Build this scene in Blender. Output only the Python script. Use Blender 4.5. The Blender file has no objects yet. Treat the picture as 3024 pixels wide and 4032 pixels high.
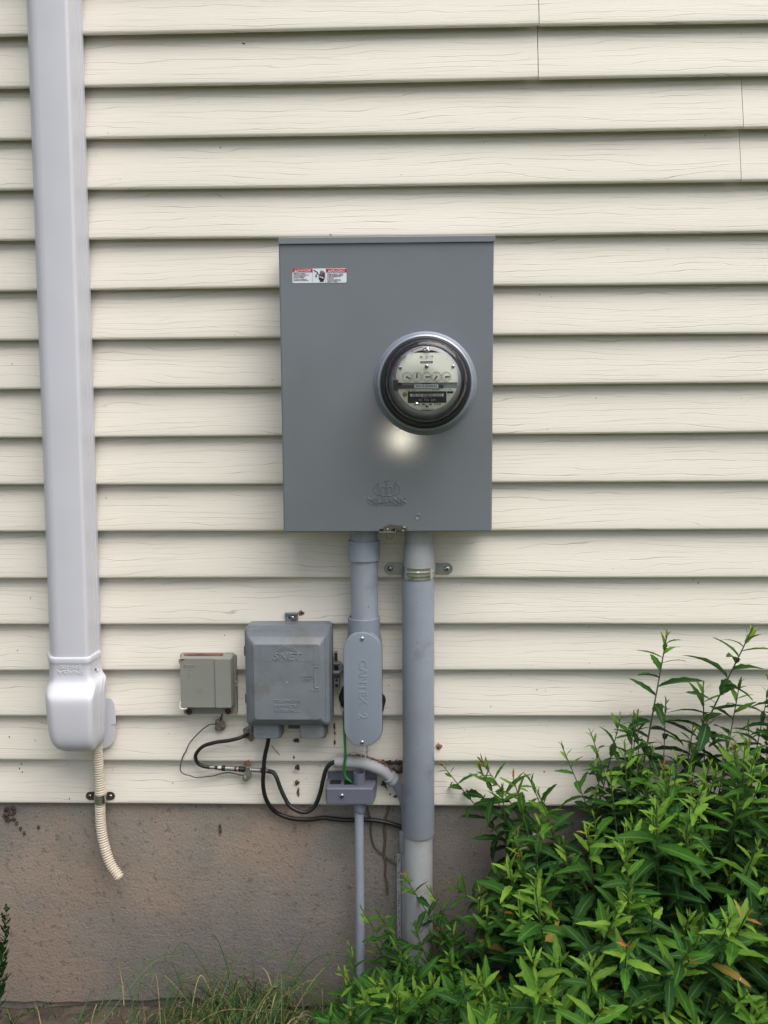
import bpy, math, random
from mathutils import Vector, Matrix
R = math.radians
random.seed(7)
C = bpy.context.scene.collection
scn = bpy.context.scene

# ---------------------------------------------------------------- camera
F_PX, PITCH, YAW, ROLL, DIST, GZ = 3028.0, 0.0908273, -0.0221841, -0.00595285, 1.63910826, 0.305
CAMZ = 1.0 + GZ
def _axes():
    cp, sp = math.cos(PITCH), math.sin(PITCH); cy, sy = math.cos(YAW), math.sin(YAW)
    cr, sr = math.cos(ROLL), math.sin(ROLL)
    fw = Vector((sy*cp, cy*cp, -sp)); rt = Vector((cy, -sy, 0)); up = rt.cross(fw)
    return rt*cr + up*sr, -rt*sr + up*cr, fw
RT, UP, FW = _axes()
cam = bpy.data.cameras.new('camera'); camo = bpy.data.objects.new('camera', cam); C.objects.link(camo)
cam.sensor_fit = 'HORIZONTAL'; cam.sensor_width = 36.0; cam.lens = 36.0*F_PX/3024.0
cam.clip_start = 0.02; cam.clip_end = 500
camo.matrix_world = Matrix(((RT.x, UP.x, -FW.x, 0), (RT.y, UP.y, -FW.y, -DIST), (RT.z, UP.z, -FW.z, CAMZ), (0, 0, 0, 1)))
scn.camera = camo
# ---------------------------------------------------------------- light
SUN_ELEV, SUN_AZ = 64, 48          # azimuth measured from straight out of the wall towards +x
w = bpy.data.worlds.new('World'); scn.world = w; w.use_nodes = True
nt = w.node_tree; bg = nt.nodes['Background']
sky = nt.nodes.new('ShaderNodeTexSky'); sky.sky_type = 'NISHITA'; sky.sun_disc = False
sky.sun_elevation = R(SUN_ELEV); sky.sun_rotation = R(180 - SUN_AZ); sky.air_density = 1.0; sky.dust_density = 4.0; sky.ozone_density = 1.0
hs = nt.nodes.new('ShaderNodeHueSaturation'); hs.inputs['Saturation'].default_value = 0.55
nt.links.new(sky.outputs[0], hs.inputs['Color']); nt.links.new(hs.outputs[0], bg.inputs[0])
bg.inputs[1].default_value = 0.06
sl = bpy.data.lights.new('sun', 'SUN'); sl.energy = 1.5; sl.angle = R(60); sl.color = (1, 0.955, 0.905)
so = bpy.data.objects.new('sun', sl); C.objects.link(so)
sd = Vector((math.sin(R(SUN_AZ))*math.cos(R(SUN_ELEV)), -math.cos(R(SUN_AZ))*math.cos(R(SUN_ELEV)), math.sin(R(SUN_ELEV))))
so.rotation_euler = sd.to_track_quat('Z', 'Y').to_euler(); so.location = sd*8
# the phone's own torch, seen mirrored in the painted steel and the glass
fl = bpy.data.lights.new('phone_torch', 'POINT'); fl.energy = 1.1; fl.shadow_soft_size = 0.006; fl.color = (1, 0.93, 0.75)
fo = bpy.data.objects.new('phone_torch', fl); C.objects.link(fo)
fo.location = Vector((0, -DIST, CAMZ)) + RT*0.004 + UP*0.012
scn.view_settings.view_transform = 'Standard'; scn.view_settings.look = 'None'
scn.view_settings.gamma = 1; scn.view_settings.exposure = 1.32
scn.render.engine = 'CYCLES'

# ---------------------------------------------------------------- helpers
def U(px, py, dep=0.0):
    """point at distance dep in front of the wall plane, for a spot measured on the photograph (1659 px wide)"""
    c = 1.8228
    d = FW + RT*((px*c - 1512)/F_PX) - UP*((py*c - 2016)/F_PX)
    t = (DIST - dep)/d.y
    return Vector((0, -DIST, CAMZ)) + d*t
def PX(p):
    d = p - Vector((0, -DIST, CAMZ)); z = d.dot(FW)
    return (1512 + F_PX*d.dot(RT)/z)/1.8228, (2016 - F_PX*d.dot(UP)/z)/1.8228
MMPX = lambda dep: (DIST - dep)/1661.0           # metres per photo pixel at a depth
V3 = lambda x, dep, z: Vector((x, -dep, z))

class M:
    def __init__(s): s.v = []; s.f = []
    def add(s, vs, fs):
        o = len(s.v); s.v += [Vector(v) for v in vs]; s.f += [tuple(i + o for i in f) for f in fs]; return s
    def box(s, x0, x1, d0, d1, z0, z1):
        p = [V3(x, d, z) for x in (x0, x1) for d in (d0, d1) for z in (z0, z1)]
        return s.add(p, [(0, 1, 3, 2), (4, 6, 7, 5), (0, 4, 5, 1), (2, 3, 7, 6), (0, 2, 6, 4), (1, 5, 7, 3)])
    def loft(s, rings, cap0=True, cap1=True, closed=True):
        n = len(rings[0]); vs = [p for r in rings for p in r]; fs = []
        for k in range(len(rings) - 1):
            for i in range(n if closed else n - 1):
                j = (i + 1) % n
                fs.append((k*n + i, k*n + j, (k+1)*n + j, (k+1)*n + i))
        if cap0: fs.append(tuple(range(n))[::-1])
        if cap1: fs.append(tuple((len(rings)-1)*n + i for i in range(n)))
        return s.add(vs, fs)
    def lathe(s, c, ax, prof, n=48, cap0=True, cap1=True):
        """prof: (radius, distance along ax from c)"""
        ax = Vector(ax).normalized(); a = ax.orthogonal().normalized(); b = ax.cross(a)
        rings = [[Vector(c) + ax*h + (a*math.cos(2*math.pi*i/n) + b*math.sin(2*math.pi*i/n))*max(r, 1e-5) for i in range(n)] for r, h in prof]
        return s.loft(rings, cap0, cap1)
    def cyl(s, p0, p1, r, n=24, r1=None):
        p0 = Vector(p0); p1 = Vector(p1); d = p1 - p0
        return s.lathe(p0, d, [(r, 0), (r if r1 is None else r1, d.length)], n)
    def tube(s, pts, r, n=10, sub=6, cap=True):
        """smooth tube through the points; r a number or function of t"""
        P = cr(pts, sub); m = len(P); rings = []
        T = [(P[min(i+1, m-1)] - P[max(i-1, 0)]).normalized() for i in range(m)]
        a = T[0].orthogonal().normalized()
        for i in range(m):
            a = (a - T[i]*a.dot(T[i])).normalized(); b = T[i].cross(a)
            rr = r(i/(m-1)) if callable(r) else r
            rings.append([P[i] + (a*math.cos(2*math.pi*k/n) + b*math.sin(2*math.pi*k/n))*rr for k in range(n)])
        return s.loft(rings, cap, cap)
    def lump(s, c, rx, rd, rz, seed=0, n=14):
        rg = random.Random(seed); ph = [rg.uniform(0, 6.28) for _ in range(6)]
        rings = []
        for i in range(1, n):
            th = math.pi*i/n; ring = []
            for k in range(n*2):
                a = math.pi*k/n
                q = 1 + .16*math.sin(3*a + ph[0] + 2*th) + .12*math.sin(5*a + ph[1] - 3*th) + .1*math.sin(7*th + ph[2] + 2*a)
                ring.append(Vector(c) + Vector((math.sin(th)*math.cos(a)*rx*q, -math.cos(th)*rd*q, math.sin(th)*math.sin(a)*rz*q)))
            rings.append(ring)
        return s.loft(rings)
def cr(pts, sub):
    pts = [Vector(p) for p in pts]
    if sub <= 1 or len(pts) < 3: return pts
    P = [pts[0]*2 - pts[1]] + pts + [pts[-1]*2 - pts[-2]]; o = []
    for i in range(1, len(P) - 2):
        for k in range(sub):
            t = k/sub; a, b, c, d = P[i-1], P[i], P[i+1], P[i+2]
            o.append(.5*((2*b) + (c - a)*t + (2*a - 5*b + 4*c - d)*t*t + (-a + 3*b - 3*c + d)*t**3))
    o.append(pts[-1]); return o
def rrect(x0, x1, z0, z1, dep, r, n=5):
    r = max(min(r, (x1-x0)/2 - 1e-5, (z1-z0)/2 - 1e-5), 1e-5); o = []
    for cx, cz, a0 in ((x1-r, z1-r, 0), (x0+r, z1-r, 90), (x0+r, z0+r, 180), (x1-r, z0+r, 270)):
        for k in range(n + 1):
            a = R(a0 + 90*k/n); o.append(V3(cx + r*math.cos(a), dep, cz + r*math.sin(a)))
    return o
def prect(x0, y0, x1, y1, dep, r=0.004, n=5):
    """rounded rectangle from photo corners (left, top, right, bottom)"""
    a = U(x0, (y0+y1)/2, dep); b = U(x1, (y0+y1)/2, dep); t = U((x0+x1)/2, y0, dep); u = U((x0+x1)/2, y1, dep)
    return rrect(a.x, b.x, u.z, t.z, dep, r, n)

ORG = {}
def thing(name, label, cat, loc, group=None):
    o = bpy.data.objects.new(name, None); C.objects.link(o); o.location = loc; o.empty_display_size = 0.03
    o['label'] = label; o['category'] = cat
    if group: o['group'] = group
    ORG[o.name] = Vector(loc); return o
def obj(name, m, mat, parent=None, smooth=35, bevel=0, attr=None, solid=0):
    org = ORG[parent.name] if parent else Vector((0, 0, 0))
    me = bpy.data.meshes.new(name); me.from_pydata([v - org for v in m.v], [], m.f)
    me.validate(); me.update(); me.materials.append(mat)
    if smooth:
        me.shade_smooth(); me.set_sharp_from_angle(angle=R(smooth))
    if attr:
        a = me.color_attributes.new('leaf', 'FLOAT_COLOR', 'POINT')
        a.data.foreach_set('color', [x for q in attr for x in q])
    o = bpy.data.objects.new(name, me); C.objects.link(o)
    if parent:
        o.parent = parent; ORG[o.name] = org
    else: ORG[o.name] = Vector((0, 0, 0))
    if solid:
        md = o.modifiers.new('s', 'SOLIDIFY'); md.thickness = solid; md.offset = 0
        md = o.modifiers.new('e', 'EDGE_SPLIT'); md.split_angle = R(45)
    if bevel:
        md = o.modifiers.new('b', 'BEVEL'); md.width = bevel; md.segments = 3; md.limit_method = 'ANGLE'; md.angle_limit = R(40)
        md.harden_normals = True
    return o
def single(name, m, mat, label, cat, group=None, kind=None, **k):
    """a thing that is one mesh, its origin moved to its own middle-bottom"""
    n = len(m.v); c = Vector((sum(v.x for v in m.v)/n, sum(v.y for v in m.v)/n, min(v.z for v in m.v)))
    m.v = [v - c for v in m.v]; o = obj(name, m, mat, None, **k); o.location = c; ORG[o.name] = c
    o['label'] = label; o['category'] = cat
    if group: o['group'] = group
    if kind: o['kind'] = kind
    return o
def struct(name, m, mat, **k):
    o = obj(name, m, mat, None, **k); o['kind'] = 'structure'; return o
def text(name, body, p, h, mat, parent, ext=0.0003, rot=0, bold=0, align='CENTER', sx=1.0, shear=0, space=1):
    raised = ext >= .0005                 # moulded letters get sloping sides
    cu = bpy.data.curves.new(name, 'FONT'); cu.body = body; cu.size = 1; cu.align_x = align; cu.align_y = 'CENTER'
    cu.offset = bold; cu.resolution_u = 3; cu.shear = shear; cu.space_character = space; cu.space_line = 0.85
    if raised: cu.bevel_depth = .04; cu.bevel_resolution = 0; cu.extrude = .004; cu.offset = 0
    t = bpy.data.objects.new('tmp', cu); C.objects.link(t)
    dg = bpy.context.evaluated_depsgraph_get(); dg.update()
    me = bpy.data.meshes.new_from_object(t.evaluated_get(dg)); bpy.data.objects.remove(t); bpy.data.curves.remove(cu)
    m = M(); s = h/0.72; cr_, sr_ = math.cos(rot), math.sin(rot)
    f = [tuple(q.vertices) for q in me.polygons]; vs = [v.co.copy() for v in me.vertices]
    from collections import Counter
    ec = Counter(); 
    for q in f:
        for i in range(len(q)): ec[tuple(sorted((q[i], q[(i+1) % len(q)])))] += 1
    def tr(v, e):
        x, y = v.x*s*sx, v.y*s; return Vector((p.x + x*cr_ - y*sr_, p.y - e, p.z + x*sr_ + y*cr_))
    if raised:
        zs = [v.z for v in vs]; z0, z1 = min(zs), max(zs); k_ = h*.01 + ext
        m.add([tr(v, (v.z - z0)/(z1 - z0)*k_ - .0001) for v in vs], f); bpy.data.meshes.remove(me)
        return obj(name, m, mat, parent, smooth=0)
    n = len(vs); m.add([tr(v, ext) for v in vs] + [tr(v, 0) for v in vs], f + [(a, b, b + n, a + n) for (a, b), c in ec.items() if c == 1])
    bpy.data.meshes.remove(me)
    return obj(name, m, mat, parent, smooth=0)

# ---------------------------------------------------------------- materials
def N(nt, t, **k):
    n = nt.nodes.new(t)
    for a, b in k.items():
        if a in n.inputs: n.inputs[a].default_value = b
        else: setattr(n, a, b)
    return n
def mat(name, col, rough=0.5, metal=0.0, spec=0.5, var=0.06, vscale=12.0, bump=0.0, bscale=300.0, rv=1.0, stain=None, sscale=9.0, sth=0.6, samt=0.7, speck=None, spth=0.72, spscale=220):
    m = bpy.data.materials.new(name); m.use_nodes = True; nt = m.node_tree; b = nt.nodes['Principled BSDF']; L = nt.links.new
    tc = N(nt, 'ShaderNodeTexCoord'); co = tc.outputs['Object']
    n1 = N(nt, 'ShaderNodeTexNoise', Scale=vscale, Detail=5.0); L(co, n1.inputs['Vector'])
    mr = N(nt, 'ShaderNodeMapRange'); mr.inputs['To Min'].default_value = 1 - var; mr.inputs['To Max'].default_value = 1 + var
    mr.inputs['From Min'].default_value = .3; mr.inputs['From Max'].default_value = .7
    L(n1.outputs['Fac'], mr.inputs['Value'])
    mu = N(nt, 'ShaderNodeVectorMath', operation='SCALE'); mu.inputs[0].default_value = col; L(mr.outputs[0], mu.inputs['Scale'])
    out = mu.outputs[0]
    def mixin(out, colr, sc, th, amt, soft=.07):
        n = N(nt, 'ShaderNodeTexNoise', Scale=sc, Detail=6.0, Roughness=0.6); L(co, n.inputs['Vector'])
        r = N(nt, 'ShaderNodeMapRange'); r.inputs['From Min'].default_value = th - soft; r.inputs['From Max'].default_value = th + soft
        r.inputs['To Max'].default_value = amt; L(n.outputs['Fac'], r.inputs['Value'])
        x = N(nt, 'ShaderNodeMix', data_type='RGBA'); L(r.outputs[0], x.inputs[0]); L(out, x.inputs[6]); x.inputs[7].default_value = (*colr, 1)
        return x.outputs[2]
    if stain: out = mixin(out, stain, sscale, sth, samt)
    if speck: out = mixin(out, speck, spscale, spth, .9, .02)
    L(out, b.inputs['Base Color'])
    b.inputs['Roughness'].default_value = rough; b.inputs['Metallic'].default_value = metal; b.inputs['Specular IOR Level'].default_value = spec
    r2 = N(nt, 'ShaderNodeMapRange'); r2.inputs['To Min'].default_value = max(rough - .08*rv, .02); r2.inputs['To Max'].default_value = min(rough + .1*rv, 1)
    L(n1.outputs['Fac'], r2.inputs['Value']); L(r2.outputs[0], b.inputs['Roughness'])
    if bump:
        n3 = N(nt, 'ShaderNodeTexNoise', Scale=bscale, Detail=3.0); L(co, n3.inputs['Vector'])
        bp = N(nt, 'ShaderNodeBump'); bp.inputs['Strength'].default_value = 1.0; bp.inputs['Distance'].default_value = bump
        L(n3.outputs['Fac'], bp.inputs['Height']); L(bp.outputs[0], b.inputs['Normal'])
    return m

def siding_mat():
    m = bpy.data.materials.new('vinyl siding'); m.use_nodes = True; nt = m.node_tree; b = nt.nodes['Principled BSDF']; L = nt.links.new
    tc = N(nt, 'ShaderNodeTexCoord')
    def grain(sx, sz, off, width, detail, K, A):
        mp = N(nt, 'ShaderNodeMapping'); mp.inputs['Scale'].default_value = (sx, 1.0, sz); mp.inputs['Location'].default_value = (off, off*1.7, off*.3)
        L(tc.outputs['Object'], mp.inputs['Vector'])
        n = N(nt, 'ShaderNodeTexNoise', Scale=1.0, Detail=detail, Roughness=0.55); L(mp.outputs[0], n.inputs['Vector'])
        # many thin contour lines of a stretched field read as embossed wood grain
        sx_ = N(nt, 'ShaderNodeSeparateXYZ'); L(tc.outputs['Object'], sx_.inputs[0])
        kz_ = N(nt, 'ShaderNodeMath', operation='MULTIPLY'); kz_.inputs[1].default_value = K; L(sx_.outputs['Z'], kz_.inputs[0])
        mm = N(nt, 'ShaderNodeMath', operation='MULTIPLY_ADD'); mm.inputs[1].default_value = A; L(n.outputs['Fac'], mm.inputs[0]); L(kz_.outputs[0], mm.inputs[2])
        fr = N(nt, 'ShaderNodeMath', operation='PINGPONG'); fr.inputs[1].default_value = 0.5; L(mm.outputs[0], fr.inputs[0])
        r = N(nt, 'ShaderNodeMapRange'); r.inputs['From Min'].default_value = 0.0; r.inputs['From Max'].default_value = width
        r.inputs['To Min'].default_value = 1.0; r.inputs['To Max'].default_value = 0.0; L(fr.outputs[0], r.inputs['Value'])
        return r.outputs[0]
    g1 = grain(2.4, 14.0, 3.1, 0.055, 3.0, 80.0, 5.0); g2 = grain(3.5, 40.0, 11.0, 0.12, 2.5, 230.0, 5.0)
    # break the lines up along their length
    mp = N(nt, 'ShaderNodeMapping'); mp.inputs['Scale'].default_value = (6, 1, 45); L(tc.outputs['Object'], mp.inputs['Vector'])
    nb = N(nt, 'ShaderNodeTexNoise', Scale=1.0, Detail=2.0); L(mp.outputs[0], nb.inputs['Vector'])
    rb = N(nt, 'ShaderNodeMapRange'); rb.inputs['From Min'].default_value = .33; rb.inputs['From Max'].default_value = .6; L(nb.outputs['Fac'], rb.inputs['Value'])
    a1 = N(nt, 'ShaderNodeMath', operation='MULTIPLY'); L(g1, a1.inputs[0]); L(rb.outputs[0], a1.inputs[1])
    a2 = N(nt, 'ShaderNodeMath', operation='MULTIPLY'); L(g2, a2.inputs[0]); a2.inputs[1].default_value = .35
    h = N(nt, 'ShaderNodeMath', operation='MAXIMUM'); L(a1.outputs[0], h.inputs[0]); L(a2.outputs[0], h.inputs[1])
    # colour: cream, faint blotches, grime held in the grain and pollen/dirt freckles
    n1 = N(nt, 'ShaderNodeTexNoise', Scale=2.2, Detail=4.0); L(tc.outputs['Object'], n1.inputs['Vector'])
    x1 = N(nt, 'ShaderNodeMix', data_type='RGBA'); L(n1.outputs['Fac'], x1.inputs[0]); x1.inputs[6].default_value = (.735, .69, .60, 1); x1.inputs[7].default_value = (.785, .75, .675, 1)
    x2 = N(nt, 'ShaderNodeMix', data_type='RGBA'); L(h.outputs[0], x2.inputs[0]); L(x1.outputs[2], x2.inputs[6]); x2.inputs[7].default_value = (.49, .45, .38, 1)
    n4 = N(nt, 'ShaderNodeTexNoise', Scale=75.0, Detail=2.0); L(tc.outputs['Object'], n4.inputs['Vector'])
    r4 = N(nt, 'ShaderNodeMapRange'); r4.inputs['From Min'].default_value = .79; r4.inputs['From Max'].default_value = .81; L(n4.outputs['Fac'], r4.inputs['Value'])
    x3 = N(nt, 'ShaderNodeMix', data_type='RGBA'); L(r4.outputs[0], x3.inputs[0]); L(x2.outputs[2], x3.inputs[6]); x3.inputs[7].default_value = (.12, .09, .06, 1)
    L(x3.outputs[2], b.inputs['Base Color'])
    b.inputs['Roughness'].default_value = .5; b.inputs['Specular IOR Level'].default_value = .35
    n5 = N(nt, 'ShaderNodeTexNoise', Scale=420.0, Detail=2.0); L(tc.outputs['Object'], n5.inputs['Vector'])
    s5 = N(nt, 'ShaderNodeMath', operation='MULTIPLY_ADD'); L(n5.outputs['Fac'], s5.inputs[0]); s5.inputs[1].default_value = .12; 
    iv = N(nt, 'ShaderNodeMath', operation='MULTIPLY'); L(h.outputs[0], iv.inputs[0]); iv.inputs[1].default_value = -1; L(iv.outputs[0], s5.inputs[2])
    bp = N(nt, 'ShaderNodeBump'); bp.inputs['Distance'].default_value = .0004; bp.inputs['Strength'].default_value = 1; L(s5.outputs[0], bp.inputs['Height']); L(bp.outputs[0], b.inputs['Normal'])
    return m
def concrete_mat(name, c0, c1, c2):
    m = bpy.data.materials.new(name); m.use_nodes = True; nt = m.node_tree; b = nt.nodes['Principled BSDF']; L = nt.links.new
    tc = N(nt, 'ShaderNodeTexCoord'); co = tc.outputs['Object']
    n1 = N(nt, 'ShaderNodeTexNoise', Scale=2.6, Detail=7.0, Roughness=.55); L(co, n1.inputs['Vector'])
    cr_ = N(nt, 'ShaderNodeValToRGB'); e = cr_.color_ramp.elements
    e[0].position = .3; e[0].color = (*c0, 1); e[1].position = .7; e[1].color = (*c2, 1); q = e.new(.5); q.color = (*c1, 1)
    L(n1.outputs['Fac'], cr_.inputs[0]); out = cr_.outputs[0]
    for sc, th, soft, colr, amt in ((3.1, .52, .12, (.37, .27, .205), .6), (4.7, .55, .10, (.20, .20, .175), .6), (260, .66, .02, (.035, .03, .026), .8), (340, .67, .02, (.42, .39, .34), .7), (60, .60, .06, (.17, .145, .12), .6)):
        n = N(nt, 'ShaderNodeTexNoise', Scale=sc, Detail=3.0); L(co, n.inputs['Vector'])
        r = N(nt, 'ShaderNodeMapRange'); r.inputs['From Min'].default_value = th; r.inputs['From Max'].default_value = th + soft; r.inputs['To Max'].default_value = amt
        L(n.outputs['Fac'], r.inputs['Value']); x = N(nt, 'ShaderNodeMix', data_type='RGBA'); L(r.outputs[0], x.inputs[0]); L(out, x.inputs[6]); x.inputs[7].default_value = (*colr, 1); out = x.outputs[2]
    # a rusty damp patch and a greenish film low on the wall, shaped like the real stains
    L(out, b.inputs['Base Color']); b.inputs['Roughness'].default_value = .9; b.inputs['Specular IOR Level'].default_value = .2
    n3 = N(nt, 'ShaderNodeTexNoise', Scale=150.0, Detail=6.0, Roughness=.65); L(co, n3.inputs['Vector'])
    mp = N(nt, 'ShaderNodeMapping'); mp.inputs['Scale'].default_value = (22, 22, 50); mp.inputs['Rotation'].default_value = (0, R(25), 0); L(co, mp.inputs['Vector'])
    n6 = N(nt, 'ShaderNodeTexNoise', Scale=1.5, Detail=3.0); L(mp.outputs[0], n6.inputs['Vector'])
    ad = N(nt, 'ShaderNodeMath', operation='ADD'); L(n3.outputs['Fac'], ad.inputs[0]); w6 = N(nt, 'ShaderNodeMath', operation='MULTIPLY'); w6.inputs[1].default_value = .4; L(n6.outputs['Fac'], w6.inputs[0]); L(w6.outputs[0], ad.inputs[1])
    bp = N(nt, 'ShaderNodeBump'); bp.inputs['Distance'].default_value = .0023; bp.inputs['Strength'].default_value = .9; L(ad.outputs[0], bp.inputs['Height']); L(bp.outputs[0], b.inputs['Normal'])
    return m
def leaf_mat():
    m = bpy.data.materials.new('foliage'); m.use_nodes = True; nt = m.node_tree; b = nt.nodes['Principled BSDF']; L = nt.links.new
    at = N(nt, 'ShaderNodeAttribute', attribute_name='leaf'); sp = N(nt, 'ShaderNodeSeparateColor'); L(at.outputs['Color'], sp.inputs[0])
    cr_ = N(nt, 'ShaderNodeValToRGB'); e = cr_.color_ramp.elements   # R: 0 old, with inner shade painted in .. 1 newest
    e[0].position = 0; e[0].color = (.010, .040, .012, 1); e[1].position = 1; e[1].color = (.30, .10, .035, 1)
    for p, c in ((.35, (.018, .070, .012)), (.6, (.042, .135, .012)), (.84, (.135, .25, .028))): q = e.new(p); q.color = (*c, 1)
    L(sp.outputs[0], cr_.inputs[0])
    hs = N(nt, 'ShaderNodeHueSaturation'); L(cr_.outputs[0], hs.inputs['Color'])
    r = N(nt, 'ShaderNodeMapRange'); r.inputs['To Min'].default_value = .75; r.inputs['To Max'].default_value = 1.25; L(sp.outputs[2], r.inputs['Value']); L(r.outputs[0], hs.inputs['Value'])
    rib = N(nt, 'ShaderNodeMapRange'); rib.inputs['From Min'].default_value = 0; rib.inputs['From Max'].default_value = .16; rib.inputs['To Min'].default_value = .45; rib.inputs['To Max'].default_value = 0
    L(sp.outputs[1], rib.inputs['Value']); x = N(nt, 'ShaderNodeMix', data_type='RGBA'); L(rib.outputs[0], x.inputs[0]); L(hs.outputs[0], x.inputs[6]); x.inputs[7].default_value = (.2, .34, .09, 1)
    L(x.outputs[2], b.inputs['Base Color']); b.inputs['Roughness'].default_value = .6; b.inputs['Specular IOR Level'].default_value = .13
    tc = N(nt, 'ShaderNodeTexCoord'); nz = N(nt, 'ShaderNodeTexNoise', Scale=230.0, Detail=2.0); L(tc.outputs['Object'], nz.inputs['Vector'])
    bp = N(nt, 'ShaderNodeBump'); bp.inputs['Distance'].default_value = .0008; L(nz.outputs['Fac'], bp.inputs['Height']); L(bp.outputs[0], b.inputs['Normal'])
    tr = N(nt, 'ShaderNodeBsdfTranslucent'); L(x.outputs[2], tr.inputs['Color']); ms = N(nt, 'ShaderNodeMixShader'); ms.inputs[0].default_value = .28
    L(b.outputs[0], ms.inputs[1]); L(tr.outputs[0], ms.inputs[2]); L(ms.outputs[0], nt.nodes['Material Output'].inputs['Surface'])
    return m
def glass_mat(sky_sheen=0):
    m = bpy.data.materials.new('clear glass'); m.use_nodes = True; nt = m.node_tree; L = nt.links.new
    nt.nodes.remove(nt.nodes['Principled BSDF'])
    t = N(nt, 'ShaderNodeBsdfTransparent'); t.inputs[0].default_value = (.95, .97, .97, 1); g = N(nt, 'ShaderNodeBsdfGlossy'); g.inputs['Roughness'].default_value = .03
    fr = N(nt, 'ShaderNodeFresnel', IOR=1.5); ms = N(nt, 'ShaderNodeMixShader'); L(fr.outputs[0], ms.inputs[0]); L(t.outputs[0], ms.inputs[1]); L(g.outputs[0], ms.inputs[2])
    out = ms.outputs[0]
    if sky_sheen:                              # moulded glass wall: diffuse grey painted in for the reflected sky
        df = N(nt, 'ShaderNodeBsdfDiffuse'); df.inputs[0].default_value = (.62, .63, .68, 1); mz = N(nt, 'ShaderNodeMixShader'); mz.inputs[0].default_value = sky_sheen
        L(out, mz.inputs[1]); L(df.outputs[0], mz.inputs[2]); out = mz.outputs[0]
    L(out, nt.nodes['Material Output'].inputs['Surface']); return m

SIDING = siding_mat()
CONC = concrete_mat('foundation parging', (.20, .188, .172), (.28, .25, .22), (.35, .29, .235))
CONC2 = concrete_mat('old concrete', (.12, .11, .098), (.19, .17, .15), (.25, .225, .195))
STEEL = mat('painted steel', (.162, .180, .198), .13, spec=.6, rv=0, var=.05, vscale=7, bump=.00005, bscale=420, speck=(.05, .05, .05), spth=.775, spscale=60)
STEELR = mat('ring steel', (.30, .335, .39), .3, metal=.35, spec=.5, var=.03, bump=.0001, bscale=700)
DUCT = mat('duct plastic', (.59, .595, .65), .44, spec=.5, var=.04, vscale=6, speck=(.3, .29, .28), spth=.76, spscale=70)
PVC = mat('grey pvc', (.30, .335, .40), .42, var=.06, vscale=18, stain=(.2, .2, .22), sscale=14, sth=.62, samt=.5, speck=(.07, .06, .06), spth=.71, spscale=110)
PVCO = mat('weathered pvc', (.36, .375, .39), .6, var=.10, vscale=14, stain=(.25, .21, .15), sscale=10, sth=.6, samt=.6, speck=(.07, .06, .05), spth=.70, spscale=110)
LBM = mat('conduit body pvc', (.235, .27, .325), .36, var=.03, bump=.0001, bscale=500)
BRIDGE = mat('bonding box plastic', (.13, .14, .18), .4, var=.05)
TELM = mat('telephone box plastic', (.175, .20, .222), .5, var=.12, vscale=16, bump=.00015, bscale=600, stain=(.135, .115, .095), sscale=14, sth=.58, samt=.5)
TELD = mat('dark grey plastic', (.08, .085, .09), .6)  # darker grey plastic for the bracket, flange seam and duct screw
MODM = mat('beige module plastic', (.25, .255, .225), .55, var=.06, bump=.0001, bscale=500)
RUST = mat('rust', (.19, .085, .06), .9, var=.5, vscale=90, bump=.001, bscale=300)
DARK = mat('dark hole', (.012, .01, .01), .9)
REDH = mat('red brown grommet', (.075, .016, .014), .6)
ZINC = mat('zinc plate', (.62, .63, .62), .22, metal=1, var=.12, vscale=50)
ZINCD = mat('dull zinc', (.34, .34, .33), .45, metal=.85, var=.15, vscale=60)
DKMET = mat('dark steel', (.16, .15, .13), .35, metal=.9, var=.1)
BLACK = mat('black cable', (.012, .012, .013), .42, var=.2, vscale=60)
GREYW = mat('grey green wire', (.075, .085, .08), .5, var=.2)
GREEN = mat('green wire', (.008, .19, .03), .4, var=.05)
BROWN = mat('brown stem', (.11, .075, .05), .8, var=.3, vscale=90)
DIRT = mat('mud and litter', (.075, .052, .038), .95, var=.5, vscale=150, bump=.001, bscale=400)
ORANGE = mat('chewed wood crumbs', (.24, .13, .075), .95, var=.5, vscale=300)
HOSE = mat('corrugated hose', (.62, .555, .45), .5, var=.05)
PUTTY = mat('putty', (.19, .165, .145), .8, var=.2, vscale=80, bump=.001, bscale=200)
BPUT = mat('black putty', (.02, .02, .022), .7, var=.2, bump=.001, bscale=200)
WHITE = mat('white vinyl', (.72, .74, .80), .4, var=.01)
RED = mat('red print', (.5, .006, .014), .4, var=.01)
INK = mat('black print', (.008, .008, .009), .5)
FACE = mat('dial face', (.84, .83, .72), .45, var=.03)
FACE2 = mat('dial face lower band', (.20, .26, .26), .4, var=.1)
RIMB = mat('black rim', (.010, .009, .009), .35)
INNER = mat('meter mechanism', (.06, .062, .06), .45, metal=.3, var=.3, vscale=40)
FRAMEG = mat('frame grey', (.42, .42, .45), .5, var=.15, vscale=40)
SILVER = mat('silver', (.6, .6, .58), .25, metal=1)
REDW = mat('red wire', (.42, .03, .03), .4)
BRASS = mat('brass', (.3, .19, .07), .35, metal=.9)
GREYP = mat('grey print', (.33, .34, .33), .5)
GLASS = glass_mat(); GLASSD = glass_mat(.24); LEAF = leaf_mat()
STEMM = mat('green stem', (.075, .12, .03), .5, var=.3, vscale=60, stain=(.07, .045, .03), sscale=25, sth=.55, samt=.7)
SOIL = mat('soil', (.065, .052, .038), .95, var=.5, vscale=30, bump=.01, bscale=60)
LAWN = mat('lawn', (.045, .06, .02), .9, var=.4, vscale=6, bump=.01, bscale=80)

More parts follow.
